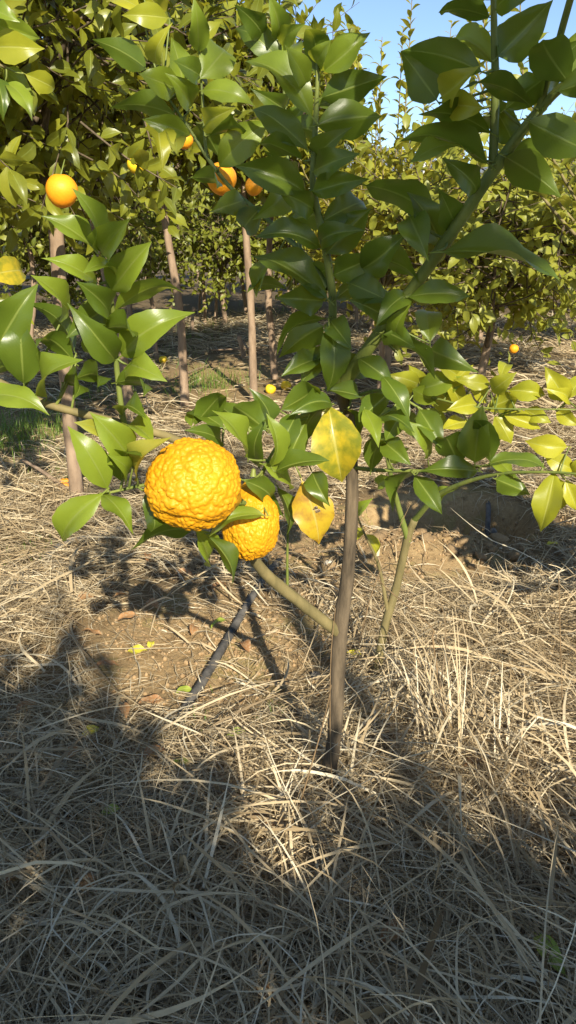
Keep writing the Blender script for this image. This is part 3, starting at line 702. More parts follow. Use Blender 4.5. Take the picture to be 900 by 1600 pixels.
C_ = ['centre']
LEAVES = [
 # central shoot
 (C_, 1.25, (496,118),(479,37),33,'u','leaf'), (C_,1.25,(505,112),(578,48),36,'t','leaf_bright'), (C_,1.24,(503,152),(600,118),42,'u','leaf'),
 (C_,1.24,(495,196),(597,182),50,'u','leaf'), (C_,1.24,(488,183),(383,94),38,'t','leaf_bright'), (C_,1.25,(481,136),(444,70),28,'t','leaf_bright'),
 (C_,1.25,(480,233),(394,164),36,'t','leaf'), (C_,1.22,(476,300),(369,257),46,'t','leaf'), (C_,1.26,(472,250),(397,216),24,'u','leaf'),
 (C_,1.25,(490,268),(556,240),36,'t','leaf'), (C_,1.24,(488,300),(570,276),32,'t','leaf'), (C_,1.27,(496,165),(535,148),32,'t','leaf'),
 (C_,1.24,(510,396),(578,327),60,'u','leaf'), (C_,1.26,(500,388),(398,370),32,'t','leaf'), (C_,1.23,(511,466),(392,393),40,'t','leaf'),
 (C_,1.27,(505,470),(440,466),44,'t','leaf'), (C_,1.26,(510,498),(427,546),16,'u','leaf'), (C_,1.28,(505,510),(440,556),46,'u','leaf'),
 (C_,1.24,(514,508),(514,612),44,'t','leaf'), (C_,1.28,(525,468),(602,430),30,'u','leaf'), (C_,1.29,(520,430),(588,400),44,'t','leaf'),
 (C_,1.27,(503,335),(455,342),40,'u','leaf'), (C_,1.28,(505,345),(575,312),40,'t','leaf'), (C_,1.29,(515,500),(548,542),36,'t','leaf'),
 (C_,1.29,(505,560),(440,587),28,'t','leaf'), (C_,1.30,(500,250),(540,205),34,'t','leaf'), (C_,1.30,(492,330),(440,300),36,'t','leaf'),
 (C_,1.3,(497,210),(440,195),30,'u','leaf'), (C_,1.29,(515,420),(470,450),36,'u','leaf'), (C_,1.3,(495,105),(520,60),26,'t','leaf_bright'),
 (C_,1.3,(500,380),(560,360),34,'t','leaf'), (C_,1.31,(518,560),(575,585),34,'t','leaf'), (C_,1.31,(516,540),(470,600),36,'t','leaf'),
 # back-left branch and shoots
 (['backleft'],1.44,(445,300),(402,337),42,'t','leaf_bright'), (['backleft'],1.42,(410,322),(379,364),36,'u','leaf'), (['backleft'],1.42,(382,312),(332,328),32,'t','leaf'),
 (['backleft'],1.42,(420,412),(400,464),26,'t','leaf_bright'), (['backleft'],1.40,(447,452),(384,455),14,'u','leaf'),
 (['backleft'],1.45,(228,107),(150,62),32,'u','leaf'), (['backleft'],1.44,(279,139),(216,115),37,'t','leaf_bright'), (['backleft'],1.43,(276,182),(177,162),32,'u','leaf'),
 (['backleft'],1.45,(284,141),(267,56),42,'u','leaf_bright'), (['backleft'],1.47,(248,102),(262,44),24,'t','leaf_lime'), (['backleft'],1.44,(298,211),(223,186),27,'t','leaf_bright'),
 (['backleft'],1.43,(248,196),(255,256),35,'t','leaf_lime'), (['backleft'],1.45,(268,208),(276,242),22,'t','leaf_pale'), (['backleft'],1.47,(262,28),(193,22),27,'t','leaf_lime'),
 (['backleft'],1.48,(218,12),(168,4),20,'t','leaf_lime'), (['backleft'],1.47,(225,-12),(258,18),30,'t','leaf_lime'), (['backleft'],1.46,(300,165),(265,120),30,'t','leaf_bright'),
 (['backleft_shoot'],1.44,(310,80),(306,4),28,'t','leaf_bright'), (['backleft_shoot'],1.43,(313,123),(356,72),44,'t','leaf_bright'), (['backleft_shoot'],1.43,(316,142),(396,160),27,'t','leaf_bright'),
 (['back_shoot'],1.40,(437,60),(420,-8),28,'t','leaf_bright'), (['back_shoot'],1.40,(410,58),(369,9),30,'t','leaf'), (['back_shoot'],1.39,(444,104),(367,42),32,'t','leaf'),
 (['backleft'],1.42,(343,261),(421,189),44,'t','leaf_bright'), (['backleft_shoot'],1.42,(328,212),(386,203),22,'u','leaf'), (['backleft_shoot'],1.44,(320,196),(368,168),28,'t','leaf_lime'),
 (['backleft_shoot'],1.43,(308,194),(341,242),36,'u','leaf'), (['backleft'],1.42,(300,278),(346,288),20,'u','leaf'), (['backleft_shoot'],1.46,(315,120),(270,95),30,'t','leaf'),
 (['back_shoot'],1.4,(445,120),(470,70),26,'t','leaf_bright'), (['back_shoot'],1.41,(445,170),(400,140),28,'t','leaf'), (['back_shoot'],1.41,(448,200),(480,160),28,'t','leaf'), (['back_shoot'],1.4,(440,70),(470,40),24,'t','leaf_bright'),
 (['back_shoot'],1.41,(455,280),(420,240),30,'t','leaf'),
 # right branch, middle
 (['right','centre'],1.22,(572,290),(692,352),42,'u','leaf'), (['right'],1.25,(640,338),(668,396),42,'t','leaf'), (['right'],1.26,(565,420),(632,366),58,'t','leaf'),
 (['right','centre'],1.22,(568,398),(660,436),32,'u','leaf'), (['right'],1.20,(638,464),(735,464),30,'t','leaf'), (['right'],1.14,(692,394),(876,435),36,'t','leaf'),
 (['right'],1.27,(545,442),(612,472),48,'t','leaf'), (['right'],1.26,(672,534),(669,480),38,'t','leaf_bright'), (['right'],1.27,(620,548),(636,477),27,'t','leaf_bright'),
 (['right'],1.22,(598,523),(684,577),27,'u','leaf'), (['right'],1.25,(672,546),(738,574),42,'u','leaf'), (['right'],1.27,(610,500),(555,470),34,'t','leaf'), (['right'],1.26,(640,460),(590,500),30,'t','leaf'),
 (['right'],1.27,(560,560),(615,600),34,'t','leaf'), (['right'],1.28,(600,520),(650,545),34,'t','leaf'), (['right'],1.26,(690,385),(640,300),42,'t','leaf'), (['right'],1.24,(712,350),(690,300),36,'t','leaf'),
 # right branch, top
 (['rightup'],1.12,(778,88),(863,1),68,'u','leaf'), (['rightup'],1.12,(752,112),(631,76),42,'u','leaf'), (['rightup'],1.17,(682,156),(625,78),52,'u','leaf'),
 (['rightup'],1.18,(690,151),(741,107),38,'t','leaf_lime'), (['rightup'],1.18,(702,166),(758,169),34,'t','leaf_lime'), (['rightup'],1.13,(766,208),(654,181),34,'u','leaf'),  # lime tone of two leaves here stands for sun on them
 (['right'],1.12,(762,256),(634,200),27,'u','leaf'), (['right'],1.15,(735,240),(640,258),18,'t','leaf_bright'), (['right'],1.08,(832,168),(717,135),24,'u','leaf'),
 (['right'],1.05,(889,130),(846,58),64,'u','leaf'), (['right'],1.06,(826,190),(925,238),64,'u','leaf'), (['right'],1.12,(790,245),(873,302),48,'u','leaf'),
 (['right'],1.12,(790,170),(855,120),44,'u','leaf'), (['rightup'],1.14,(765,27),(684,18),28,'u','leaf'), (['rightup'],1.13,(775,15),(838,-18),32,'t','leaf'),
 (['rightup'],1.16,(758,182),(812,192),32,'u','leaf'), (['right'],1.05,(872,142),(940,110),40,'u','leaf'), (['rightup'],1.14,(770,0),(715,-60),40,'u','leaf'), (['right'],1.1,(850,165),(905,60),34,'u','leaf'),
 (['right'],1.14,(800,222),(770,165),34,'u','leaf'), (['right'],1.17,(745,300),(700,250),34,'t','leaf'), (['right'],1.1,(880,130),(915,40),40,'u','leaf_bright'),
 (['right'],1.15,(775,262),(850,265),26,'u','leaf'), (['rightup'],1.16,(772,100),(700,60),30,'t','leaf_bright'),
 # left shoot
 (['left_shoot'],.98,(159,391),(131,302),31,'t','leaf_bright'), (['left_shoot'],.98,(160,398),(201,343),40,'t','leaf_bright'), (['left_shoot'],.98,(155,398),(65,336),25,'t','leaf_bright'),
 (['left_shoot'],.99,(152,442),(72,399),28,'t','leaf_bright'), (['left_shoot'],.99,(174,455),(236,378),42,'t','leaf_bright'), (['left_shoot'],.99,(179,487),(284,444),25,'u','leaf_bright'),
 (['left_shoot'],.99,(176,424),(140,414),16,'t','leaf_bright'), (['left_shoot'],1.0,(172,492),(121,440),33,'t','leaf'), (['left_shoot'],1.0,(190,556),(296,488),52,'t','leaf_bright'),
 (['left_shoot'],1.0,(180,562),(116,480),43,'t','leaf'), (['left_shoot'],.98,(165,513),(214,521),28,'u','leaf'), (['left_shoot'],1.0,(200,570),(252,590),42,'t','leaf_bright'),
 (['left_shoot'],.99,(182,598),(239,608),30,'u','leaf'), (['left_shoot'],1.03,(170,480),(110,520),40,'t','leaf'), (['left_shoot'],1.03,(178,500),(150,560),40,'t','leaf_bright'),
 (['left'],.98,(74,621),(127,561),20,'t','leaf_bright'), (['left'],.98,(116,548),(50,470),28,'u','leaf'), (['left'],.97,(116,566),(51,530),30,'u','leaf'), (['left'],.98,(92,502),(50,430),25,'t','leaf_bright'),
 (['left'],.96,(37,599),(30,486),53,'t','leaf'), (['left'],.96,(-6,545),(52,447),52,'t','leaf'), (['left'],.97,(-22,432),(43,424),38,'t','leaf_yellow'), (['left'],.94,(-35,622),(72,638),33,'t','leaf_bright'),
 (['left'],.96,(-12,582),(24,568),28,'u','leaf'), (['left'],.99,(118,592),(154,604),22,'u','leaf'), (['left'],.99,(100,598),(130,614),18,'u','leaf'), (['left'],1.0,(190,649),(228,652),16,'t','leaf'),
 (['left_twig','left'],.97,(206,722),(145,647),47,'t','leaf_bright'), (['left_twig','left'],.96,(168,763),(111,667),42,'t','leaf_bright'), (['left'],1.0,(172,686),(117,660),34,'t','leaf_pale'),
 (['left_twig'],.97,(215,741),(252,684),32,'t','leaf_pale'), (['left_twig'],.98,(192,746),(181,713),20,'t','leaf_bright'), (['left_twig'],.96,(161,771),(97,847),44,'t','leaf_bright'),
 (['left_twig'],.97,(161,773),(209,832),30,'t','leaf_bright'), (['left_twig'],.99,(228,768),(241,836),30,'u','leaf'), (['left'],1.0,(200,664),(240,690),30,'t','leaf_bright'), (['left_twig'],1.0,(190,752),(215,700),28,'u','leaf'),
 # around the fruits
 (['fruit_twig'],.97,(302,829),(205,855),30,'u','leaf'), (['fruit_twig'],.95,(414,806),(324,830),24,'t','leaf_bright'), (['fruit_twig'],.95,(306,830),(326,882),27,'t','leaf_bright'), (['fruit_twig'],.97,(325,838),(371,912),27,'u','leaf'),
 (['fruit_twig'],.99,(383,752),(427,786),37,'t','leaf'), (['fruit_twig'],1.08,(424,728),(417,646),29,'t','leaf_bright'), (['fruit_twig'],1.08,(432,736),(514,719),29,'t','leaf'),
 (['fruit_twig'],1.07,(413,727),(454,764),28,'t','leaf_bright'), (['fruit_twig'],1.06,(386,714),(339,640),25,'t','leaf_bright'), (['low_left'],1.13,(405,728),(408,660),30,'t','leaf'),
 (['low_left'],1.20,(513,634),(535,754),74,'t','leaf_yellow'), (['low_left'],1.18,(472,752),(500,852),64,'t','leaf_yellowbrown'), (['low_left'],1.19,(488,738),(513,786),44,'t','leaf'),
 (['low_left'],1.20,(518,631),(458,642),31,'t','leaf'), (['trunk'],1.22,(512,609),(572,624),24,'t','leaf'), (['low_left'],1.19,(464,645),(430,712),34,'t','leaf'),
 (['low_left'],1.16,(416,672),(364,634),43,'u','leaf'), (['low_left'],1.14,(304,664),(352,610),34,'u','leaf'), (['low_left'],1.12,(299,666),(318,639),14,'t','leaf_bright'),
 (['low_left'],1.12,(346,690),(298,669),28,'t','leaf'), (['right_twig'],1.22,(570,640),(593,692),25,'t','leaf_bright'), (['low_left'],1.23,(440,640),(502,600),38,'u','leaf'),
 (['right_twig'],1.28,(545,640),(562,684),28,'u','leaf'), (['sucker'],1.2,(434,762),(456,836),24,'u','leaf'), (['low_left'],1.21,(480,655),(450,720),36,'u','leaf'), (['low_left'],1.22,(500,640),(470,700),34,'u','leaf'),
 (['low_left'],1.15,(380,668),(330,625),34,'u','leaf'), (['low_left'],1.17,(420,668),(395,610),30,'u','leaf'), (['low_left'],1.12,(350,668),(290,640),28,'t','leaf'), (['fruit_twig'],1.14,(400,780),(440,800),30,'u','leaf'),
 # low right twig
 (['low_right'],1.21,(746,736),(659,732),32,'t','leaf'), (['low_right'],1.22,(648,743),(691,802),30,'t','leaf'), (['low_right'],1.20,(762,726),(858,728),22,'t','leaf'),
 (['low_right'],1.20,(718,729),(692,672),44,'u','leaf'), (['low_right'],1.19,(766,721),(741,649),32,'u','leaf'), (['low_right'],1.21,(742,723),(754,633),47,'t','leaf_bright'),
 (['low_right','right_twig'],1.24,(668,716),(644,659),25,'t','leaf_bright'), (['right_twig'],1.23,(598,650),(647,673),23,'t','leaf'), (['right_twig'],1.22,(598,588),(641,655),30,'t','leaf'),
 (['low_right'],1.24,(598,690),(642,726),33,'t','leaf'), (['low_right'],1.25,(640,738),(610,790),28,'u','leaf'), (['right_twig'],1.26,(640,625),(600,690),32,'u','leaf'), (['low_right'],1.26,(580,735),(600,690),30,'u','leaf'),
 (['right_twig'],1.25,(655,640),(690,700),34,'t','leaf'), (['right_twig'],1.27,(610,612),(560,660),34,'u','leaf'),
]
special = {(513, 634): 'large leaf turning yellow', (472, 752): 'yellow leaf with brown patches and a small hole', (-22, 432): 'leaf yellowing at its base'}
for keys, Y, b, t, w, v, mt in LEAVES:
    o = hero_leaf(tree, keys, Y, b, t, w, v, mt, label=special.get(b), dY=(-.01 if b in ((513, 634), (472, 752)) else None))
    if b == (472, 752):          # a hole eaten through the spotted leaf
        V, Q, U = leaf_template(wr=.62, nl=40, na=24, fold=.12, arch=.05, wave=.05, tipc=.1, seed=4, side=.03, twist=.3)
        cq = U[Q].mean(1); keep = (((cq[:, 0] - .46 - .25 * (cq[:, 1] - .6)) / .05) ** 2 + ((cq[:, 1] - .60) / .075) ** 2 + .5 * np.sin(cq[:, 0] * 90 + cq[:, 1] * 40)) > 1; Q = Q[keep]
        o.data = np_mesh('leaf', V, Q, M[mt], attrs={'rnd': np.full(len(V), .3)}, uv=U)
# leaves on the added shoots above the frame (they shade the upper leaves)
for key in ('over1', 'over2', 'over3'):
    c = SK[key]
    for i in range(3, len(c)):
        for s in range(2):
            a = i * 2.4 + s * 2.6 + rnd.random(); u = Vector((math.cos(a), math.sin(a), rnd.uniform(.0, .5))).normalized()
            p = Vector(c[i, :3]); L_ = rnd.uniform(.09, .13)
            if (p + u * L_).z < P(450, 0, p.y).z + .04: continue
            o = bpy.data.objects.new('leaf', hero_mesh(rnd.randrange(14), 'leaf', .48)); col.objects.link(o); o.parent = SKO[key]
            mtx = leaf_frame(u, Vector((rnd.gauss(0, .3), rnd.gauss(0, .3), 1)), L_); mtx.translation = p; o.matrix_basis = mtx

# ------------------------------------------------------------------ small yellow-leaved sapling behind the trunk
sb = G(588, 1060)
sap = empty('citrus_sapling', (sb.x, sb.y, gh(sb.x, sb.y)))
tag(sap, 'small forked sapling with bright yellow-green leaves behind the citron trunk', 'sapling')
SY = sb.y
limb('trunk', [(584, 1090, SY, .013), (590, 1045, SY, .0125), (600, 985, SY, .0125), (620, 915, SY, .0115), (637, 840, SY - .02, .011), (648, 812, SY - .03, .010)], 'bark_green', 9, .1, 24, owner=sap, key='s_trunk')
limb('branch', [(638, 845, SY - .02, .009), (622, 790, SY - .04, .0075), (610, 740, SY - .08, .006), (604, 680, SY - .12, .004), (640, 620, SY - .2, .003), (750, 637, SY - .3, .0022), (905, 640, SY - .36, .0015)], 'stem_green', 8, .06, 30, owner=sap, key='s_left')
limb('branch', [(648, 812, SY - .03, .0085), (690, 770, SY - .12, .0065), (770, 742, SY - .24, .0045), (865, 738, SY - .34, .003), (935, 745, SY - .4, .002)], 'stem_green', 8, .06, 24, owner=sap, key='s_right')
limb('branch', [(606, 958, SY, .006), (592, 885, SY - .02, .0045), (570, 835, SY - .05, .003), (556, 800, SY - .08, .002)], 'bark_green', 7, .1, 14, owner=sap, key='s_thin')
SAPL = [
 ('s_left',1.62,(768,611),(804,584),34,'t','leaf_lime'), ('s_left',1.60,(795,610),(854,618),34,'t','leaf_lime'), ('s_left',1.60,(760,640),(812,620),37,'u','leaf_lime'), ('s_left',1.60,(787,648),(846,669),22,'t','leaf_lime'),
 ('s_left',1.61,(773,650),(799,694),34,'u','leaf_lime'), ('s_left',1.62,(746,632),(699,640),27,'t','leaf_lime'), ('s_left',1.63,(731,660),(688,672),22,'t','leaf_lime'), ('s_left',1.63,(712,590),(646,610),34,'t','leaf_bright'),
 ('s_left',1.63,(681,631),(644,609),27,'u','leaf_bright'), ('s_left',1.65,(718,590),(680,569),25,'t','leaf_lime'), ('s_left',1.63,(766,600),(711,592),22,'t','leaf_lime'), ('s_left',1.63,(735,610),(764,622),22,'t','leaf_lime'),
 ('s_left',1.64,(783,590),(796,568),20,'t','leaf_lime'), ('s_right',1.56,(886,698),(821,689),33,'t','leaf_lime'), ('s_right',1.56,(852,714),(900,736),28,'t','leaf_lime'), ('s_right',1.55,(866,738),(842,832),40,'t','leaf_lime'),
 ('s_right',1.57,(869,746),(879,797),25,'t','leaf_lime'), ('s_right',1.56,(884,750),(904,800),24,'t','leaf_lime'), ('s_left',1.58,(885,626),(854,577),34,'t','leaf_lime'), ('s_left',1.58,(885,624),(862,606),18,'t','leaf_lime'),
 ('s_left',1.58,(888,622),(915,590),26,'t','leaf_lime'), ('s_right',1.58,(775,749),(826,772),36,'u','leaf'), ('s_left',1.66,(655,600),(610,585),26,'t','leaf_lime'), ('s_left',1.66,(640,625),(615,600),22,'t','leaf_lime'),
 ('s_left',1.68,(690,615),(730,590),26,'t','leaf_bright'), ('s_left',1.68,(660,640),(700,665),26,'u','leaf_bright'), ('s_left',1.66,(620,660),(585,640),24,'t','leaf_bright'), ('s_left',1.66,(700,610),(740,570),26,'t','leaf_lime'),
 ('s_left',1.64,(820,640),(860,660),24,'t','leaf_lime'), ('s_right',1.6,(800,742),(770,710),24,'u','leaf_bright'), ('s_right',1.58,(895,742),(930,710),28,'t','leaf_lime'), ('s_left',1.6,(870,640),(905,665),24,'t','leaf_lime'),
 ('s_thin',1.9,(570,835),(590,870),16,'t','leaf_lime'), ('s_thin',1.9,(566,825),(545,850),16,'t','leaf_lime'), ('s_thin',1.9,(558,805),(575,780),16,'t','leaf_bright'), ('s_right',1.8,(680,780),(715,762),18,'t','leaf_bright'),
 ('s_left',1.85,(612,745),(585,760),20,'t','leaf_bright'), ('s_left',1.85,(608,720),(640,700),22,'t','leaf_bright'), ('s_left',1.85,(604,690),(575,680),22,'u','leaf'), ('s_left',1.75,(625,640),(660,690),28,'u','leaf'),
 ('s_left',1.7,(665,620),(640,570),26,'t','leaf_lime'), ('s_left',1.7,(670,625),(720,640),26,'t','leaf_lime'), ('s_left',1.66,(720,632),(690,590),26,'t','leaf_lime'), ('s_left',1.62,(800,640),(780,690),26,'u','leaf'),
]
for key, Y, b, t, w, v, mt in SAPL:
    hero_leaf(sap, [key], Y, b, t, w, v, mt, Lmin=.07)

# ------------------------------------------------------------------ pale twig of a neighbour tree reaching in at the upper left
nb = empty('citrus_tree', (-1.5, 1.9, gh(-1.5, 1.9)))
tag(nb, 'pale-leaved citrus tree standing off the edge with one twig reaching in', 'tree')
limb('trunk', [(-480, 1120, 1.9, .03), (-470, 700, 1.9, .027), (-400, 300, 1.88, .02), (-330, 80, 1.85, .012)], 'bark_pale', 9, .1, 20, owner=nb, key='n_trunk')
limb('branch', [(-380, 230, 1.87, .012), (-200, 130, 1.84, .008), (-60, 90, 1.82, .005), (10, 105, 1.8, .003)], 'bark_green', 7, .06, 16, owner=nb, key='n_br')
for b, t, w, v, mt in [((-8, 38), (63, 60), 35, 't', 'leaf_bright'), ((-12, 74), (65, 76), 40, 't', 'leaf_lime'), ((5, 108), (53, 147), 24, 'u', 'leaf_bright'), ((40, 116), (89, 140), 40, 't', 'leaf_lime'), ((10, 130), (50, 180), 21, 't', 'leaf_bright'),
        ((-5, 120), (8, 182), 20, 't', 'leaf'), ((-20, 10), (28, 32), 28, 't', 'leaf_bright'), ((-40, 60), (-70, 10), 34, 't', 'leaf'), ((-60, 90), (-30, 150), 34, 't', 'leaf'), ((-80, 90), (-130, 60), 34, 't', 'leaf')]:
    hero_leaf(nb, ['n_br'], 1.8, b, t, w, v, mt)

# ------------------------------------------------------------------ fruits
def ico(sub):
    import bmesh
    bm = bmesh.new(); bmesh.ops.create_icosphere(bm, subdivisions=sub, radius=1.0)
    V = np.array([v.co[:] for v in bm.verts]); F = np.array([[v.index for v in f.verts] for f in bm.faces]); bm.free()
    return V, F
ICO7 = ico(7); ICO4 = ico(4); ICO2 = ico(2)
def citron(label, centre, rx, ry, rz, neck_dir, neck_len, neck_w, tipdir, seed, bump=1.0):
    V, F = ICO7; d = V.copy(); g = np.random.default_rng(seed)
    nd = np.array(neck_dir, float); nd /= np.linalg.norm(nd); td = np.array(tipdir, float); td /= np.linalg.norm(td)
    r = np.ones(len(d))
    # broad lobes
    for _ in range(9):
        q = g.normal(0, 1, 3); q /= np.linalg.norm(q); r += g.uniform(-.05, .05) * np.exp(-((1 - d @ q) / .12))
    # ribs running from the stem end to the blossom end
    ax = td; a1 = np.cross(ax, [.2, .5, .9]); a1 /= np.linalg.norm(a1); a2 = np.cross(ax, a1)
    ang = np.arctan2(d @ a2, d @ a1); lat = np.sqrt(np.clip(1 - (d @ ax) ** 2, 0, 1))
    wob = .5 * np.sin(3 * (d @ ax) + seed)
    rib = np.abs(np.sin(3.5 * (ang + wob * .5) + g.random() * 6)) ** .5
    r += .030 * (rib - .75) * lat
    r -= .10 * np.exp(-((1 - d @ td) / .03))         # puckered blossom end
    # warts of three sizes
    for n, amp, sz in ((45, .050, .34), (260, .026, .14), (1150, .042, .074)):
        kk = np.arange(n) + .5; zz = 1 - 2 * kk / n; th = kk * 2.399963; q = np.stack([np.sqrt(1 - zz * zz) * np.cos(th), np.sqrt(1 - zz * zz) * np.sin(th), zz], -1)
        q += g.normal(0, .34 * math.sqrt(12.57 / n), q.shape); q /= np.linalg.norm(q, axis=1)[:, None]; s = sz * g.uniform(.65, 1.2, n); am = amp * g.uniform(.45, 1.15, n)
        best = np.zeros(len(d))
        for k in range(0, len(d), 4000):
            dd = np.arccos(np.clip(d[k:k + 4000] @ q.T, -1, 1)) / s
            best[k:k + 4000] = (am * np.clip(1 - dd * dd, 0, 1) ** .55).max(1)
        calm = 1 - .85 * np.clip((d @ nd - .45) / .4, 0, 1)
        r += best * calm * bump - amp * .25
    v = d * r[:, None] * np.array([rx, ry, rz])
    nk = np.clip((d @ nd - .55) / .45, 0, 1) ** 1.5
    v = v + nk[:, None] * nd * neck_len
    perp = v - (v @ nd)[:, None] * nd
    v = v - perp * (nk * (1 - neck_w))[:, None]
    me = np_mesh('peel', v, F, M['citron'])
    root = empty('citron', centre); tag(root, label, 'citron')
    link('peel', me, root, loc=(0, 0, 0))
    tip = Vector(centre) + Vector(nd) * (max(rx, rz) + neck_len * .97)
    T = Tubes(); e = tip + Vector(nd) * .012; T.add([(*tip, .006), (*(tip.lerp(e, .6)), .004), (*e, .0035)], n=6, sides=8, knob=.1)
    link('stalk', T.mesh('stalk', M['stem_green']), root)
    return root
f1 = P(302, 756, .98)
citron('larger bumpy yellow citron hanging in front of the other one', f1, .0640, .064, .0620, (.62, .62, -.48), .034, .48, (-.35, -.75, -.50), 11, 1.0)
f2 = P(392, 818, 1.09)
citron('smaller bumpy yellow citron tucked behind and below the larger one', f2, .0430, .048, .0600, (.05, .30, .95), .014, .72, (0, -.3, -.9), 29, .9)

def round_fruit(name, label, px, py, Y, r, mat, group=None, cat='orange', squash=1.0, on_ground=False):
    V, F = ICO4; g = np.random.default_rng(int(px)); rr = 1 + .03 * np.sin(3 * V[:, 0] + g.random() * 6) + .02 * np.sin(4 * V[:, 2] + 1)
    v = V * rr[:, None] * np.array([r, r, r * squash]); v[:, 2] -= r * .12 * np.exp(-((1 - V[:, 2]) / .03))
    if on_ground:
        c = G(px, py + 8); c.z = gh(c.x, c.y) + r * squash * .8
    else: c = P(px, py, Y)
    root = empty(name, c); tag(root, label, cat, group)
    link('peel', np_mesh('peel', v, F, M[mat]), root, loc=(0, 0, 0))
    T = Tubes(); h = r * squash
    T.add([(c.x, c.y, c.z + h * .86, .004), (c.x + .004, c.y, c.z + h * 1.02, .0025), (c.x + .01, c.y + .03, c.z + h * (1.1 if on_ground else 1.75), .002)], n=6, sides=6); link('stalk', T.mesh('stalk', M['stem_green']), root)
round_fruit('orange', 'ripe orange hanging alone beside the brown trunk of the tree', 97, 298, 2.66, .050, 'orange', squash=1.1)
round_fruit('orange', 'ripe orange half hidden by dark leaves next to a green twig', 346, 279, 1.62, .031, 'orange')
round_fruit('orange', 'small orange peeping out under pale hanging leaves', 288, 219, 2.3, .024, 'orange')
round_fruit('orange', 'orange showing only its edge behind a broad green leaf', 397, 291, 1.8, .020, 'orange')
round_fruit('orange', 'deep orange fruit lying on the straw at the foot of the brown trunk', 103, 762, 0, .036, 'orange', on_ground=True)
round_fruit('lemon', 'yellow fruit deep in the shaded left crown', 213, 257, 3.2, .035, 'lemon', cat='lemon')
round_fruit('lemon', 'small orange fruit hanging low from the bushy tree by the path', 803, 545, 3.9, .024, 'orange', cat='lemon')
for px, py in ((423, 606), (447, 602), (255, 555)):
    round_fruit('lemon', 'yellow fruit fallen on bare soil among the thin trunks', px, py, 0, .045, 'lemon', group='fallen yellow fruits', cat='lemon', on_ground=True)

# ------------------------------------------------------------------ on the ground: pipes, clods, stones, leaves, weeds, grass
def ground_pipe(label, pxs, r, lift):
    T = Tubes(); rows = []
    for (x, y), l in zip(pxs, lift):
        p = G(x, y); z = gh(p.x, p.y) + l; rows.append((p.x, p.y, z, r))
    T.add(rows, n=60, sides=12)
    return tag(link('irrigation_pipe', T.mesh('irrigation_pipe', M['pipe'])), label, 'pipe')
ground_pipe('dusty black irrigation pipe slanting across the bare soil patch', [(470, 850), (432, 885), (398, 930), (350, 1015), (318, 1072), (286, 1122), (255, 1170)], .0135, [-.04, .008, .016, .018, .018, .008, -.07])
ground_pipe('grey pipe half buried in straw left of the fruits', [(290, 800), (215, 828), (150, 845), (95, 862), (20, 905)], .012, [-.03, .018, .022, .02, -.03])
ground_pipe('dark pipe end dipping into the dug hole', [(758, 745), (764, 785), (766, 820), (768, 852), (775, 895)], .013, [-.03, .03, .05, .03, -.05])

clod_meshes = []
for k in range(6):
    V, F = ICO2; g_ = np.random.default_rng(70 + k); r = np.ones(len(V))
    for _ in range(26):
        q = g_.normal(0, 1, 3); q /= np.linalg.norm(q); r += g_.uniform(-.42, .36) * np.exp(-((1 - V @ q) / g_.uniform(.04, .2)))
    clod_meshes.append(np_mesh('clod', V * r[:, None] * np.array([1, .8, .65]), F, M['clod'], smooth=False))
g_ = np.random.default_rng(8); n = 0
while n < 260:
    if n < 150: x = g_.normal(.60, .24); y = g_.normal(2.76, .12)
    elif n < 215: x = g_.normal(.15, .3); y = g_.normal(2.9, .2)
    else: x = g_.normal(-.3, .3); y = g_.normal(2.1, .3)
    s = .005 + .028 * g_.random() ** 3.2 if n < 150 else .004 + .014 * g_.random() ** 3
    o = bpy.data.objects.new('clod', clod_meshes[n % 6]); col.objects.link(o); o.parent = ground
    o.location = (x, y, gh(x, y) + s * .35); o.scale = (s * g_.uniform(.8, 1.5), s, s * g_.uniform(.7, 1.2)); o.rotation_euler = (g_.random() * .6, g_.random() * .6, g_.random() * 6.3); n += 1
# loose crumbs too small to pick apart
def crumbs():
    g2 = np.random.default_rng(9); V, F = ico(1); N_ = 9000
    x = np.concatenate([g2.normal(.5, .42, N_ * 6 // 10), g2.normal(-.25, .35, N_ * 4 // 10)]); y = np.concatenate([g2.normal(2.9, .30, N_ * 6 // 10), g2.normal(2.05, .35, N_ * 4 // 10)])
    s = .0015 + .0075 * g2.random(N_) ** 4; z = ground_h(x, y) + s * .3
    rot = 1 + .5 * (g2.random((N_, len(V))) - .5)
    v = np.stack([x, y, z], -1)[:, None] + (V[None] * rot[..., None]) * s[:, None, None]
    f = (F[None] + (np.arange(N_) * len(V))[:, None, None]).reshape(-1, 3)
    o = link('soil_crumbs', np_mesh('soil_crumbs', v.reshape(-1, 3), f, M['clod'], smooth=False), ground); o['kind'] = 'stuff'
crumbs()
V, F = ICO2
for lab, px, py, s in (('small pale stone on the bare soil behind the citron trunk', 513, 889, .016), ('dark rounded stone in the soil beside the citron trunk', 493, 1056, .016)):
    p = G(px, py); r = 1 + .2 * np.sin(5 * V[:, 0] + px) * np.cos(4 * V[:, 1])
    o = link('stone', np_mesh('stone', V * r[:, None] * np.array([1.2, .9, .8]) * s, F, M['stone'] if px > 500 else M['pipe']), loc=(p.x, p.y, gh(p.x, p.y) + s * .4)); tag(o, lab, 'stone')

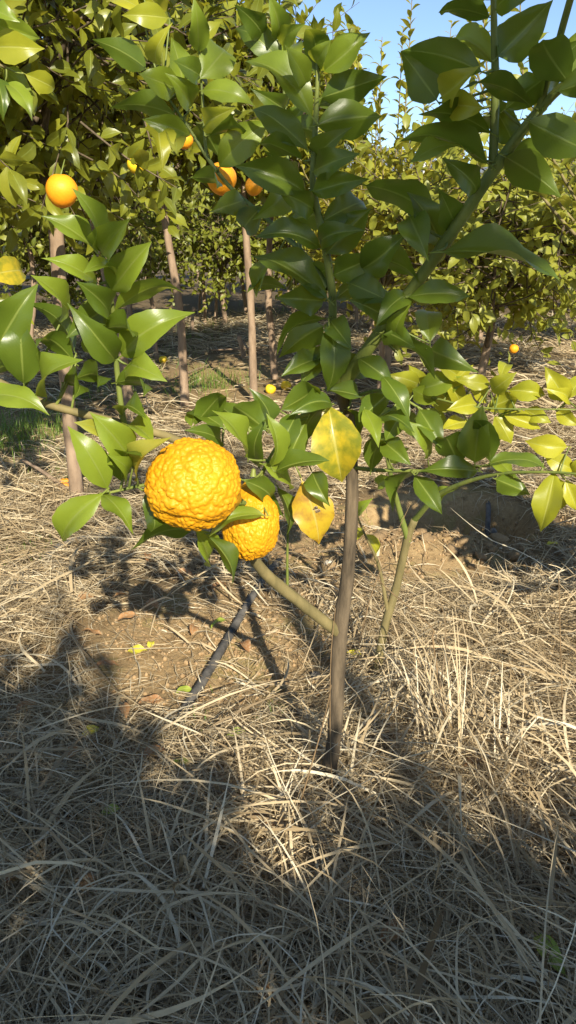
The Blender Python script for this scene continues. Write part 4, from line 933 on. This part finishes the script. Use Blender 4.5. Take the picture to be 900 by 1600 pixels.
# fallen leaves
def fallen(label, px, py, L_, mat, ang=None, group=None, lift=.012, flat=.25, curl=None):
    p = G(px, py); z = gh(p.x, p.y)
    g3 = random.Random(int(px * 7 + py)); a = g3.uniform(0, 6.28) if ang is None else R(ang)
    V_, Q_, U_ = leaf_template(10, 4, wr=g3.uniform(.4, .55), fold=g3.uniform(.3, .9) if mat == 'leaf_dry' else g3.uniform(.1, .4), arch=g3.uniform(.08, .22) if curl is None else curl, wave=.06, tipc=g3.uniform(0, .2), seed=int(px), twist=g3.uniform(-1, 1))
    o = link('fallen_leaf', np_mesh('fallen_leaf', V_, Q_, M[mat], attrs={'rnd': np.full(len(V_), g3.random())}, uv=U_))
    mtx = leaf_frame(Vector((math.cos(a), math.sin(a), g3.uniform(-.1, .15))), Vector((g3.gauss(0, flat), g3.gauss(0, flat) - .2, 1)), L_); mtx.translation = (p.x, p.y, z + lift); o.matrix_basis = mtx
    tag(o, label, 'leaf', group)
for (px, py, a) in ((275, 905, 0), (205, 942, 200), (250, 962, 150), (120, 955, 30), (185, 985, 20), (150, 1060, 10), (300, 1000, 90), (390, 1028, 120), (255, 1105, 200), (330, 930, 40), (232, 890, 100), (160, 1010, 170)):
    fallen('curled brown dry leaf lying on the bare soil patch by the black pipe', px, py, .07, 'leaf_dry', a, 'brown leaves on the bare patch', lift=.028)
for (px, py) in ((200, 1155), (225, 1215), (100, 1225), (158, 1430), (15, 1440), (400, 1585), (590, 1520), (60, 1130), (430, 1330)):
    fallen('brown dry leaf caught in the thick foreground straw', px, py, .06, 'leaf_dry', None, 'brown leaves in the foreground straw', lift=.06)
fallen('pale yellow-green leaf leaning on the black pipe', 330, 990, .07, 'leaf_fallgreen', 40, lift=.02)
fallen('bright yellow leaf beside its twin on the bare soil patch', 200, 1025, .06, 'leaf_fallyellow', 5, lift=.015)
fallen('small yellow leaf standing up next to the bright yellow one', 232, 1018, .045, 'leaf_fallyellow', 80, lift=.015)
fallen('yellow-green leaf touching the lower end of the black pipe', 275, 1092, .05, 'leaf_fallgreen', 20, lift=.018)
fallen('flat yellow-green leaf on straw below the black pipe', 355, 1166, .05, 'leaf_fallgreen', 10, lift=.03)
fallen('pair-forming dull yellow leaf in shaded straw', 130, 1168, .05, 'leaf_fallyellow', 30, lift=.04)
fallen('dark green leaf half sunk in shaded straw', 270, 1222, .05, 'leaf', 10, lift=.05)
fallen('olive green leaf pressed into shaded straw', 160, 1308, .05, 'leaf_fallgreen', 30, lift=.06)
fallen('orange-brown leaf on sunlit straw right of the citron trunk', 722, 1228, .06, 'leaf_dry', 15, lift=.05)
fallen('lone yellow leaf on straw beside the dug hole', 852, 866, .06, 'leaf_fallyellow', 10, lift=.04)
fallen('upright green and yellow leaf in the near straw', 874, 1575, .085, 'leaf_fallgreen', 110, lift=.07, flat=.8)
fallen('yellow leaf lying by the sapling foot', 566, 1032, .05, 'leaf_fallyellow', 170, lift=.02)

# standing dry grass
def tuft(label, px, py, nb, h, lean, seed, spread=.03):
    p = G(px, py); g4 = np.random.default_rng(seed); vs_, qs, rs = [], [], []; off = 0
    for i in range(nb):
        x, y = p.x + g4.normal(0, spread), p.y + g4.normal(0, spread); z = gh(x, y); L_ = h * g4.uniform(.5, 1.15); a = g4.uniform(0, 6.28); l = abs(g4.normal(lean, .25))
        w = g4.uniform(.0015, .0042); sg = 7; v = []
        cx, cy, cz = x, y, z - .01; e = 1.5 - l * .4
        for k in range(sg + 1):
            t = k / sg; ww = w * (1 - .8 * t * t); v += [(cx - math.sin(a) * ww, cy + math.cos(a) * ww, cz), (cx + math.sin(a) * ww, cy - math.cos(a) * ww, cz)]
            e -= l * 2.0 / sg * (.3 + 1.4 * t); cx += math.cos(a) * math.cos(e) * L_ / sg; cy += math.sin(a) * math.cos(e) * L_ / sg; cz += math.sin(e) * L_ / sg
        vs_.append(np.array(v)); qs.append(np.array([(2 * k, 2 * k + 2, 2 * k + 3, 2 * k + 1) for k in range(sg)]) + off); off += len(v); rs += [g4.uniform(.35, 1)] * len(v)
    root = link('dry_grass_tuft', np_mesh('dry_grass_tuft', np.vstack(vs_), np.vstack(qs), M['straw'], attrs={'rnd': np.array(rs)}))
    return tag(root, label, 'grass')
tuft('tall tuft of pale dry grass between the citron trunk and the dark straw hollow', 700, 1190, 70, .38, .45, 1, .05)
tuft('bleached dry grass tuft standing just in front of the sapling foot', 640, 1130, 45, .26, .5, 2, .04)
tuft('loose dry grass tuft growing against the base of the citron trunk', 545, 1230, 40, .26, .6, 3, .04)
tuft('low arching dry grass tuft in the shade before the citron trunk', 440, 1330, 55, .26, .9, 4, .05)
tuft('wide arching dry grass tuft in the near shaded straw', 520, 1520, 60, .26, .9, 5, .05)
tuft('thin dry grass tuft at the edge of the sunlit straw', 790, 1240, 35, .30, .5, 6, .04)
tuft('pale bent dry grass tuft lying over the shaded straw', 280, 1400, 45, .28, 1.0, 7, .04)
def weed(label, rows):
    T = Tubes(); p = [(*P(x, y, Y), r) for x, y, Y, r in rows]; T.add(p, n=24, sides=6, knob=.1)
    tag(link('dry_weed_stalk', T.mesh('dry_weed_stalk', M['weed'])), label, 'stalk')
weed('thin brown weed stalk bent at a knee in front of the sapling', [(700, 1160, 1.52, .0022), (688, 1080, 1.55, .002), (676, 1000, 1.58, .0018), (672, 978, 1.6, .0018), (600, 915, 1.72, .0014), (535, 845, 1.85, .001)])
weed('thin brown weed stalk crossing the sapling stem', [(560, 1010, 1.75, .0018), (580, 930, 1.78, .0015), (612, 850, 1.8, .001), (640, 790, 1.82, .0008)])
weed('dark leaning weed stalk left of the citron trunk', [(430, 1360, 1.2, .002), (470, 1250, 1.22, .0018), (505, 1130, 1.25, .0012), (518, 1070, 1.26, .0008)])
weed('straight straw-coloured stalk standing against the citron trunk', [(522, 1290, 1.3, .0014), (516, 1150, 1.31, .0012), (517, 1030, 1.32, .001), (524, 950, 1.33, .0007)])
weed('long pale stalk rising at the right of the straw', [(880, 1140, 1.6, .0016), (876, 1020, 1.62, .0013), (873, 900, 1.64, .0008)])
# dead sticks lying in the background
for i, rows in enumerate((((375, 470), (395, 560)), ((250, 620), (330, 570)), ((330, 560), (410, 548)), ((40, 245 + 500), (110, 780)))):
    (xa, ya), (xb, yb) = rows; a = G(xa, max(ya, 540)); b = G(xb, yb); T = Tubes(); m = a.lerp(b, .5)
    T.add([(a.x, a.y, gh(a.x, a.y) + .10, .008), (m.x, m.y, gh(m.x, m.y) + .07, .011), (b.x, b.y, gh(b.x, b.y) + .03, .013)], n=12, sides=6, knob=.2, seed=i)
    tag(link('dead_stick', T.mesh('dead_stick', M['bark_pale'])), 'bare dead stick lying among the thin trunks', 'stick', 'dead sticks among the trunks')

# green grass patches
def green_grass(patches, seed):
    g5 = np.random.default_rng(seed); vs_, qs, rs = [], [], []; off = 0
    for px, py, rad, n_, h in patches:
        c = G(px, py)
        for i in range(n_):
            x = c.x + g5.normal(0, rad * .6); y = c.y + g5.normal(0, rad); z = gh(x, y); a = g5.uniform(0, 6.28); L_ = h * g5.uniform(.4, 1.2); w = .003 * g5.uniform(.6, 1.3); l = abs(g5.normal(.4, .25)); v = []
            cx, cy, cz = x, y, z; e = 1.5
            for k in range(4):
                t = k / 3; ww = w * (1 - .85 * t); v += [(cx - math.sin(a) * ww, cy + math.cos(a) * ww, cz), (cx + math.sin(a) * ww, cy - math.cos(a) * ww, cz)]
                e -= l * .8; cx += math.cos(a) * math.cos(e) * L_ / 3; cy += math.sin(a) * math.cos(e) * L_ / 3; cz += math.sin(e) * L_ / 3
            vs_.append(np.array(v)); qs.append(np.array([(2 * k, 2 * k + 2, 2 * k + 3, 2 * k + 1) for k in range(3)]) + off); off += 8; rs += [g5.random()] * 8
    tag(link('green_grass', np_mesh('green_grass', np.vstack(vs_), np.vstack(qs), M['grass'], attrs={'rnd': np.array(rs)})), 'short green grass sprouting in patches near the brown trunk', 'grass', kind='stuff')
green_grass([(20, 690, .32, 900, .13), (60, 640, .3, 350, .10), (80, 740, .15, 120, .06), (325, 600, .3, 350, .16), (230, 560, .5, 300, .12), (425, 490, .8, 300, .12), (300, 520, .8, 400, .14), (40, 860, .12, 60, .04), (160, 615, .3, 250, .10), (330, 1130, .08, 20, .04), (440, 1120, .06, 15, .04)], 3)

# far pole
T = Tubes(); p = P(661, 300, 45.0); T.add([(p.x, p.y, -1, .13), (p.x, p.y, 5, .11), (*P(661, 212, 45.0), .10)], sides=8)
tag(link('utility_pole', T.mesh('utility_pole', M['pole'])), 'distant white utility pole seen between the leaves against the sky', 'pole')
